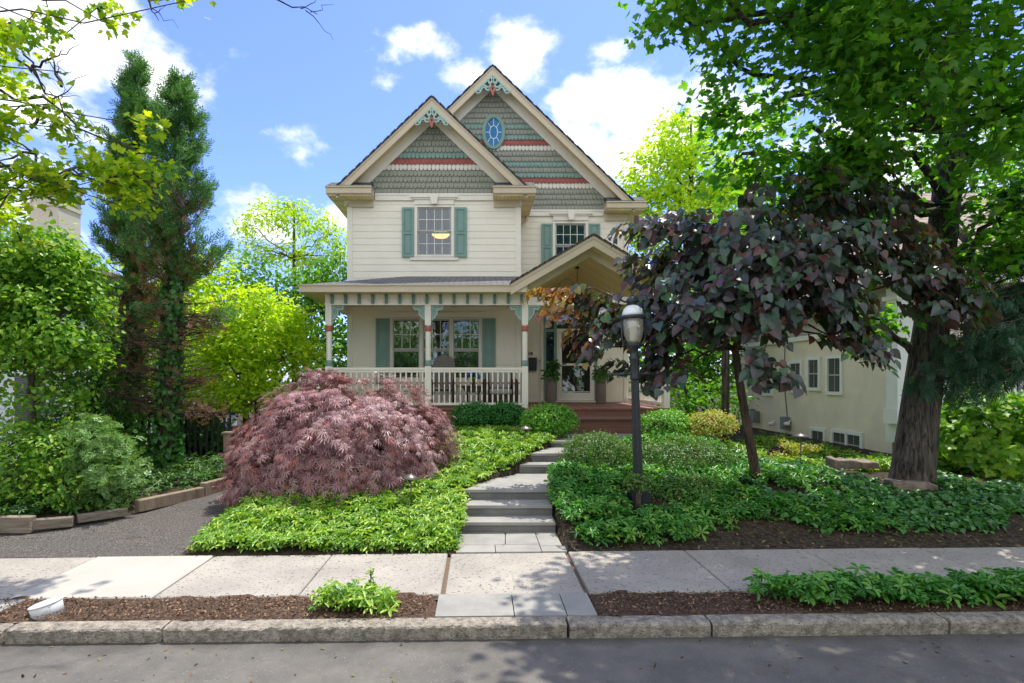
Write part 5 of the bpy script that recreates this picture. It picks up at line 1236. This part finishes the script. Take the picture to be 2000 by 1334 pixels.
for i in range(nst):
    p = Vector(sp[i]); o = Vector((p.x-4.35, (p.y-8.85)*.8, 0)); o = (o.normalized()*.75 if o.length > .1 else Vector((0, 0, 0)))+Vector((rng.normal()*.45, rng.normal()*.45-.12, 0)); o.normalize()
    L_ = rng.uniform(.28, .62); k_ = int(L_/.062); pts = []
    for q in range(k_+1):
        t = q/k_; pts.append(p+o*(L_*t*(1-.25*t))+Vector((0, 0, .16*t-.42*t*t*L_*1.6)))
    if i % 2 == 0: m.tube([Vector(B_[sb[i]]).lerp(p, .4) if i % 6 == 0 else p, p.lerp(pts[k_//2], .5), pts[k_//2], pts[-1]], [.008, .006, .005, .002], 4, False)
    sd_ = Vector((-o.y, o.x, 0))
    for q in range(k_+1):
        s_ = 1 if q % 2 else -1; t = q/k_
        P.append(pts[q]+sd_*s_*.035); NN.append(np.array((o.x*.75, o.y*.75-.12, .95-.35*t))+rng.normal(size=3)*.28)
        TT.append(np.array((o.x*.55+sd_.x*s_*.6, o.y*.55+sd_.y*s_*.6, -.75))+rng.normal(size=3)*.25)
BACKLIT = leafmat('backlit_redbud_leaf', [(.10, .05, .05), (.30, .09, .04), (.40, .20, .04), (.14, .10, .08), (.50, .36, .07), (.22, .20, .06)], .4, (1.6, 1.4, .4), rough=.38, spec=.6)  # orange put into the leaf colour for sun shining through the left arm
n = len(P); xa = np.array([q.x for q in P]); young = (xa+rng.normal(size=n)*.18 < 1.75)  # picks the left-arm leaves that carry the painted backlight
leaves('crown', HT, np.array([tuple(q) for q in P]), np.array(NN), np.array(TT), .132*(1+rng.uniform(-.4, .35, n))*np.where(young, .75, 1), [HRT, BACKLIT], root, young.astype(int))
build('trunk', m, BARKB, root)

# big street maple
MG = leafmat('maple_leaf', [(.06, .20, .02), (.085, .26, .025), (.14, .35, .035), (.26, .46, .05)], .57, (1.35, 1.45, .3), rough=.4)
mbs = [blob(*a) for a in [(1330, 25, 7.6, 75, 40), (1440, 130, 8.4, 60, 60), (1530, 60, 8, 110, 80), (1530, 190, 8.6, 120, 90), (1450, 300, 8.8, 70, 60), (1400, 225, 9, 36, 40), (1480, 330, 8.8, 100, 55), (1650, 90, 7.8, 150, 120), (1800, 90, 7.2, 180, 130), (1680, 260, 8.4, 110, 90), (1945, 220, 7.6, 110, 130), (1950, 430, 8.6, 80, 110), (1620, 350, 8.8, 100, 60), (1740, 420, 9.3, 70, 50), (1910, 500, 9, 80, 60), (1390, -40, 7, 120, 60), (1700, 620, 9.6, 60, 30), (1560, 420, 9.6, 60, 40)]]
mbs += [(4.2, 7.6, 9.2, 2.0, 1.9, 1.2), (6.6, 7.2, 9.8, 2.2, 2.2, 1.4), (9.5, 7.4, 9.6, 2.2, 2.0, 1.5), (7.5, 5.2, 9, 2.4, 1.4, 1.0), (10.4, 5.6, 7.6, 1.6, 1.4, 1.2), (4.4, 5.6, 8.6, 1.6, 1.2, .8)]
tr = [(7.42, 9.23, .1, .41), (7.44, 9.24, .38, .355), (7.48, 9.25, .75, .315), (7.6, 9.28, 1.6, .285), (7.75, 9.3, 2.6, .265), (7.95, 9.35, 3.8, .235), (8.15, 9.4, 5.2, .215), (8.3, 9.4, 6.6, .19), (8.2, 9.2, 8.2, .15), (8.0, 9.0, 9.6, .09)]
def fork(t): limb(t, (7.9, 9.32, 3.5), (8.75, 9.6, 5.4), .12, .05, .05, 8); limb(t, (8.0, 9.36, 4.4), (5.2, 8.4, 6.2), .10, .03, .05, 8)
tree('street_maple', 'tall maple with a thick furrowed trunk and dark green canopy at the right', 'tree', (7.45, 9.25, .4), tr, mbs, MG, BARKM, MP_, .12, 4300, 9, .21, twigs=320, shell=.25, up=.75, out=.35, rnd=.45, droop=.2, cut=-.26, ns=2.8, extra=fork, limb_r=.22)

# spruce at the right edge with hanging branchlets
SPR = leafmat('spruce_needle', [(.02, .07, .035), (.03, .10, .045), (.05, .13, .055)], .2, rough=.5)
root = thing('spruce', 'dark drooping spruce hanging over the porch at the right edge', 'tree', (9.1, 8.6, .35))
m = MB(); m.tube([(9.1, 8.6, .2), (9.1, 8.6, 3), (9.08, 8.6, 6.2)], [.16, .12, .03], 10)
P, NN, TT = [], [], []
for i in range(58):
    z = 2.5+3.2*rng.random(); a = rng.uniform(0, 6.28) if i > 30 else rng.uniform(2.3, 3.9); L = (1.8-(z-2.75)*.36)*rng.uniform(.75, 1.1)
    pts = [Vector((9.1+math.cos(a)*L*t, 8.6+math.sin(a)*L*t, z-.55*L*t+.28*L*t*t)) for t in np.linspace(0, 1, 7)]
    m.tube(pts, [.03, .026, .02, .016, .012, .008, .004], 5)
    for j in range(26):
        t = rng.uniform(.2, 1); q = pts[0].lerp(pts[-1], t); q.z = z-.55*L*t+.28*L*t*t; h = rng.uniform(.1, .45)*(1.1-.4*t)
        for k in range(int(h/.07)+1):
            P.append(q+Vector((rng.normal()*.03, rng.normal()*.03, -k*.07))); NN.append((rng.normal(), rng.normal(), .2)); TT.append((math.cos(a)*.4+rng.normal()*.25, math.sin(a)*.4+rng.normal()*.25, -1 if k else -.4))
leaves('foliage', tmpl_spray(8, .06, .4), np.array(P), np.array(NN), np.array(TT), .2*rng.uniform(.7, 1.2, len(P)), SPR, root)
build('trunk', m, BARKB, root)

# two tall ivy-clad conifers with dead lower branches
CGR = leafmat('cypress_spray', [(.055, .16, .05), (.085, .22, .065), (.15, .31, .075)], .35, rough=.5)
CBR = leafmat('dead_cypress_spray', [(.20, .10, .05), (.27, .145, .08), (.2, .14, .095)], .25, rough=.8)
def conifer(label, px, pyb, Y, ptop, pytop, spread_, lean=0, split=(740-400)):
    b = W(px, pyb, Y); tp = W(ptop, pytop, Y); g = float(G(b.x, Y)); b.z = g
    root = thing('conifer', label, 'tree', b, 'pair of tall conifers')
    m = MB(); m.tube([b-Vector((0, 0, .2)), b.lerp(tp, .35), b.lerp(tp, .7), tp], [.2, .15, .07, .01], 10)
    G_, B_ = [], []; hh = tp.z-g
    for i in range(270):
        f = 1-.86*rng.random()**(.62 if i % 4 else 1.6); z = g+hh*f; a = rng.uniform(0, 6.283)
        L = (spread_*(1.0-f)**.68+.10)*rng.uniform(.4, 1.2)*(1 if f > .3 else .8); ax = b.lerp(tp, f)
        rise = (1.0 if f < .9 else .6) if f > .45 else .3
        dv = Vector((math.cos(a), math.sin(a), 0)); pts = [ax+dv*(L*t)+Vector((0, 0, L*(rise*t*t-.15*t+.12*rng.normal()*t*.3))) for t in np.linspace(0, 1, 5)]
        m.tube(pts, [.02, .015, .011, .008, .003], 4)
        if f < .42:
            for j in range(7):
                t = rng.uniform(.3, 1); q = pts[0].lerp(pts[-1], t); m.tube([q, q+dv*.18+Vector((rng.normal()*.2, rng.normal()*.15, rng.normal()*.12))], [.006, .002], 3, False)
        live = f > .49+.07*rng.normal()
        nsp = int((48 if live else 20)*L/spread_*1.6)+(8 if live else 0)
        if not live: nsp = int(nsp*.55)
        if f < .36: nsp = int(nsp*(rng.random() < .25))
        for j in range(nsp):
            t = rng.uniform(.25 if live else .4, 1.0); q = pts[0].lerp(pts[-1], t); q.z += (pts[2].z-(pts[0].z+pts[-1].z)/2)*4*t*(1-t)
            q = q+Vector(rng.normal(size=3))*(.035+.045*min(1, L))
            tipv = dv*.7+Vector((rng.normal()*.3, rng.normal()*.3, 1.0 if f > .45 else .0))
            dead = (not live) or (f < .74 and t < .7 and rng.random() < .4)
            (B_ if dead else G_).append((q, tipv))
    for nm, Q, mt in (('foliage', G_, CGR), ('dead_foliage', B_, CBR)):
        if not Q: continue
        n = len(Q); nn = rng.normal(size=(n, 3))*.7; nn[:, 1] -= .4; nn[:, 2] += .2
        leaves(nm, tmpl_spray(8, .07, .42, .1), np.array([q[0] for q in Q]), nn, np.array([q[1] for q in Q]), (.26 if nm == 'foliage' else .2)*rng.uniform(.6, 1.25, n), mt, root)
    n = 1700; f = rng.random(n)**1.1*.6; ax = np.array(b)[None, :]+(np.array(tp)-np.array(b))[None, :]*f[:, None]; a = rng.uniform(0, 6.283, n); rr = (.28-.2*f)*rng.uniform(.7, 1.25, n)
    d = np.stack([np.cos(a), np.sin(a), np.zeros(n)], 1); nn = d+rng.normal(size=(n, 3))*.4; tip = rng.normal(size=(n, 3))*.4; tip[:, 2] -= 1
    leaves('ivy', tmpl_heart(), ax+d*rr[:, None], nn, tip, .10*rng.uniform(.6, 1.3, n), IVY, root)
    build('trunk', m, BARKB, root)
conifer('nearer tall ivy-clad conifer with browning lower branches, right of the pair', 325, 945, 11.6, 352, 160, 1.4)
conifer('farther tall conifer with a slim bluish top, left of the pair', 258, 930, 12.4, 264, 122, 1.05)

# overhanging maple at the left, trunk outside the frame
YM = leafmat('sunlit_maple_leaf', [(.13, .30, .02), (.24, .42, .025), (.40, .54, .03), (.54, .60, .05)], .52, (1.4, 1.35, .3), rough=.4)
lb = [blob(*a) for a in [(40, 55, 6.6, 90, 26), (190, 15, 6.6, 60, 22), (75, 15, 6.6, 60, 20), (20, 230, 7, 60, 70), (70, 300, 7, 90, 60), (140, 330, 7, 90, 55), (215, 345, 7, 75, 50), (290, 330, 7, 50, 22), (120, 250, 7, 60, 30), (230, 400, 7, 50, 18), (60, 380, 7.1, 80, 40), (40, 470, 7.4, 60, 50), (20, 330, 7.2, 60, 60), (170, 240, 7, 20, 10), (285, 245, 6.9, 20, 14), (120, 140, 6.9, 14, 20), (370, 0, 6.5, 30, 8), (-120, 150, 6.8, 140, 160), (-100, 420, 7.2, 120, 90)]]
lb += [(-3.5, 8.0, 8.7, 1.0, .7, .4), (-2.6, 8.2, 9.0, .8, .6, .35), (-4.8, 7.9, 8.5, 1.1, .8, .45), (-8.2, 6.9, 8.2, 1.3, 1.1, .8), (-10.2, 7.5, 8.5, 1.3, 1.3, .9), (-10, 6, 5.5, 1, 1, .9)]
tr = [(-9.8, 7.2, -.1, .3), (-9.8, 7.2, 1.5, .24), (-9.7, 7.15, 3.5, .2), (-9.5, 7.1, 5.5, .16), (-9.2, 7.0, 7.5, .1)]
def sprigs(t):
    for a, b in (((0, 60, 6.9), (160, 290, 7)), ((0, 175, 7), (330, 320, 7)), ((-40, 330, 7.1), (360, 395, 7)), ((-200, -60, 6.6), (240, 50, 6.6)), ((230, 330, 7), (360, 400, 7)), ((60, 140, 7), (130, 100, 7)), ((20, 60, 7), (110, 200, 7)), ((420, -40, 6.5), (620, 28, 6.5)), ((270, -30, 6.5), (310, 40, 6.5)), ((120, 170, 7), (100, 110, 7)), ((60, 250, 7), (140, 170, 7)), ((360, 405, 7), (330, 350, 7))):
        limb(t, W(*a), W(*b), .022, .004, .03, 8, .03, 5)
        for k in range(3):
            q = W(*a).lerp(W(*b), rng.uniform(.4, 1)); limb(t, q, q+Vector((rng.uniform(.05, .35), rng.normal()*.1, rng.normal()*.22)), .007, .002, .05, 5, .06, 4)
tree('overhanging_maple', 'maple reaching in from the left with sunlit yellow-green leaves', 'tree', (-9.8, 7.2, 0), tr, lb, YM, BARK, MP_, .092, 2000, 9, .11, twigs=160, extra=sprigs, shell=.15, up=.8, out=.25, rnd=.45, droop=.3, cut=-.08, ns=3.4, limb_r=.06)

# shrubs and young trees at the left boundary
LIN = leafmat('linden_leaf', [(.08, .22, .02), (.13, .32, .03), (.24, .44, .045), (.38, .54, .08)], .45, (1.4, 1.4, .4))
def small_tree(name, label, px, pb, Y, bl, m, size, ncl, per, spread, tm=HT, r=.08, group=None, bark=BARK, **kw):
    b = W(px, pb, Y); bs = [blob(*q) for q in bl]; g = float(G(b.x, Y)); top = max(q[2] for q in bs)
    tr = [(b.x, Y, g-.1, r), (b.x+.03, Y, g+(top-g)*.4, r*.75), (b.x-.02, Y, g+(top-g)*.75, r*.5), (b.x, Y, top, r*.2)]
    kw = dict(dict(shell=.35, up=.6, out=.4, rnd=.5, droop=.25, cut=-.5), **kw)
    return tree(name, label, 'tree', (b.x, Y, g), tr, bs, m, bark, tm, size, ncl, per, spread, group, **kw)
small_tree('young_linden', 'leafy young tree with rounded leaves in front of the white house', 60, 900, 9.6, [(60, 520, 9.6, 110, 80), (110, 630, 9.4, 95, 90), (40, 690, 9.3, 90, 80), (135, 545, 9.8, 60, 50), (150, 690, 9.6, 45, 50), (20, 590, 9.5, 80, 90), (90, 780, 9.4, 70, 60)], LIN, .075, 1700, 9, .15, cut=-.6, ns=3.0)
small_tree('roadside_shrub', 'light green broad-leaved bush behind the edging timbers at the lower left', 60, 980, 8.8, [(40, 930, 8.8, 80, 60), (110, 880, 8.9, 70, 60), (30, 860, 9, 60, 50), (130, 950, 8.7, 50, 40)], LIN, .085, 480, 7, .12, OV, .03)
JUN = leafmat('juniper_spray', [(.10, .22, .05), (.15, .30, .07), (.22, .38, .10)], .25)
small_tree('juniper', 'feathery green juniper bush between the driveway and the conifer trunks', 200, 1005, 9.0, [(190, 880, 9, 56, 45), (215, 930, 8.9, 52, 40), (165, 945, 9, 44, 40), (200, 975, 9, 40, 26), (180, 840, 9.1, 34, 26)], JUN, .15, 420, 8, .09, tmpl_spray(8, .09, .5, .1), .05, up=.5, out=.8, droop=-.3, rnd=.5, cut=-.7)
YG = leafmat('yellow_green_leaf', [(.30, .50, .02), (.46, .64, .035), (.62, .74, .06)], .55, (1.35, 1.35, .4))
GRN = leafmat('green_leaf', [(.07, .22, .02), (.12, .31, .03), (.2, .40, .045)], .42, (1.4, 1.4, .4))
DGR = leafmat('dark_green_leaf', [(.035, .13, .02), (.06, .18, .025), (.10, .24, .035)], .38, (1.4, 1.4, .4))
small_tree('yellow_green_tree', 'bright yellow-green bushy tree between the conifers and the porch', 500, 860, 14.2, [(500, 640, 14.2, 85, 75), (460, 730, 14, 70, 80), (555, 700, 14, 52, 66), (430, 640, 14.4, 50, 60), (490, 790, 13.6, 75, 50), (560, 620, 14.6, 30, 36), (600, 690, 14.5, 20, 20)], YG, .15, 950, 8, .2, OV, .09)
small_tree('back_tree', 'dense green tree immediately left of the house wall', 640, 800, 18.5, [(620, 600, 18.5, 60, 60), (640, 680, 18.5, 56, 70), (660, 540, 19, 50, 55), (590, 570, 19, 50, 50), (640, 770, 18, 50, 50)], GRN, .17, 620, 8, .24, OV, .12)
small_tree('airy_tree', 'tall airy tree with open branches against the sky behind the porch corner', 575, 800, 23, [(530, 420, 23, 50, 26), (590, 430, 23, 60, 28), (640, 460, 23, 40, 30), (500, 480, 23, 40, 26), (560, 500, 23, 50, 22), (610, 510, 23, 50, 26), (480, 440, 23, 22, 16), (560, 400, 23, 40, 14), (665, 500, 23, 20, 30)], YG, .2, 420, 7, .22, OVN, .14, up=.7, cut=-.3, limb_r=.5)
small_tree('filler_tree', 'green tree filling the gap behind the yellow-green tree', 480, 800, 21, [(480, 540, 21, 60, 50), (450, 620, 21, 60, 70), (520, 570, 21, 50, 40), (540, 640, 20, 60, 60)], GRN, .19, 420, 8, .26, OV, .12)
small_tree('hedge_tree', 'yellow-green undergrowth tree seen between the two conifer trunks', 340, 880, 15.5, [(340, 620, 15.5, 90, 90), (290, 740, 15, 90, 80), (390, 740, 15, 60, 80), (390, 540, 16, 60, 60), (210, 620, 15, 60, 90), (290, 520, 15.5, 60, 50)], YG, .15, 1000, 8, .24, OV, .1)
small_tree('boundary_shrub', 'dark green thicket behind the juniper', 180, 920, 11.5, [(180, 700, 11.8, 70, 60), (130, 780, 11.6, 70, 60), (220, 800, 11.5, 50, 70), (100, 850, 11, 70, 60), (230, 890, 11.2, 50, 50), (150, 890, 11, 60, 50)], DGR, .12, 560, 8, .18, OV, .07)
small_tree('arched_shrub', 'dark vine-covered shrub arching beside the driveway fence', 385, 940, 13, [(385, 830, 13.2, 55, 40), (350, 870, 13.2, 40, 60), (420, 850, 13.4, 30, 40)], DGR, .09, 620, 8, .16, HT, .05)
small_tree('tall_back_tree', 'large light green tree rising behind the right gable', 1350, 790, 25, [(1340, 270, 25, 60, 50), (1290, 330, 25, 66, 60), (1380, 340, 25, 80, 66), (1300, 420, 25, 70, 60), (1400, 430, 25, 80, 66), (1450, 360, 26, 55, 55), (1250, 390, 25, 40, 50), (1310, 240, 25, 26, 22), (1250, 460, 24, 34, 40), (1480, 450, 26, 50, 50)], YG, .23, 1250, 8, .3, OV, .25)
small_tree('side_yard_tree', 'dark green tree between the two houses', 1375, 800, 20, [(1370, 620, 20, 70, 60), (1340, 700, 19, 55, 60), (1400, 710, 19, 50, 60), (1320, 770, 17, 45, 40), (1390, 780, 17, 50, 40)], GRN, .18, 640, 8, .26, OV, .12)
m = MB(); p = W(1416, 800, 15.5); m.tube([(p.x, 15.5, .1), (p.x+.02, 15.5, 2.5), (p.x+.05, 15.5, 6)], [.115, .105, .09], 12)
t = thing('bare_trunk', 'straight dark tree trunk standing behind the leaning redbud stem', 'tree', (p.x, 15.5, .5)); build('trunk', m, BARKM, t)
foliage('crown', [(p.x, 15.5, 6.3, 1.3, 1.3, .9)], 150, 8, .25, OV, .16, GRN, t)
small_tree('right_back_tree', 'green tree behind the brown neighbouring roof at the far right', 1900, 700, 27, [(1900, 300, 27, 120, 110), (1760, 400, 28, 60, 60), (2050, 330, 27, 100, 120)], GRN, .26, 560, 8, .36, OV, .25)
# far woods closing the view
far = []
for px in range(-500, 2600, 90):
    far.append(blob(px+rng.uniform(-30, 30), 690+rng.uniform(-25, 25), 55+rng.uniform(-6, 6), 75, 70+rng.uniform(0, 35)))
o, _ = foliage('far_woods', far, 2300, 7, 1.0, OV, .8, GRN, None, shell=.3, cut=-2)
tag(o, kind='stuff')

# street trees on the far side of the road (behind the camera; the windows mirror them)
for i, (x, y) in enumerate(((-13, -14), (-6.5, -16), (.5, -15), (7, -16.5), (14, -14))):
    if i == 0:
        st0 = tree('street_tree', 'leafy street tree on the far side of the road', 'tree', (x, y, -.1), [(x, y, -.2, .3), (x, y, 2.5, .24), (x, y, 6, .15)], [(x, y, 1.6, 3.8, 1.6, 1.7), (x, y, 5.2, 3.6, 3, 2.6), (x+1.4, y, 4.0, 2.4, 2, 1.6), (x-1.6, y, 4.2, 2.2, 2, 1.7)], GRN, BARK, OV, .32, 560, 8, .4, 'street trees across the road')
    else:
        c = copy_tree(st0); c.location = (x, y, -.1); c.rotation_euler.z = i*1.3
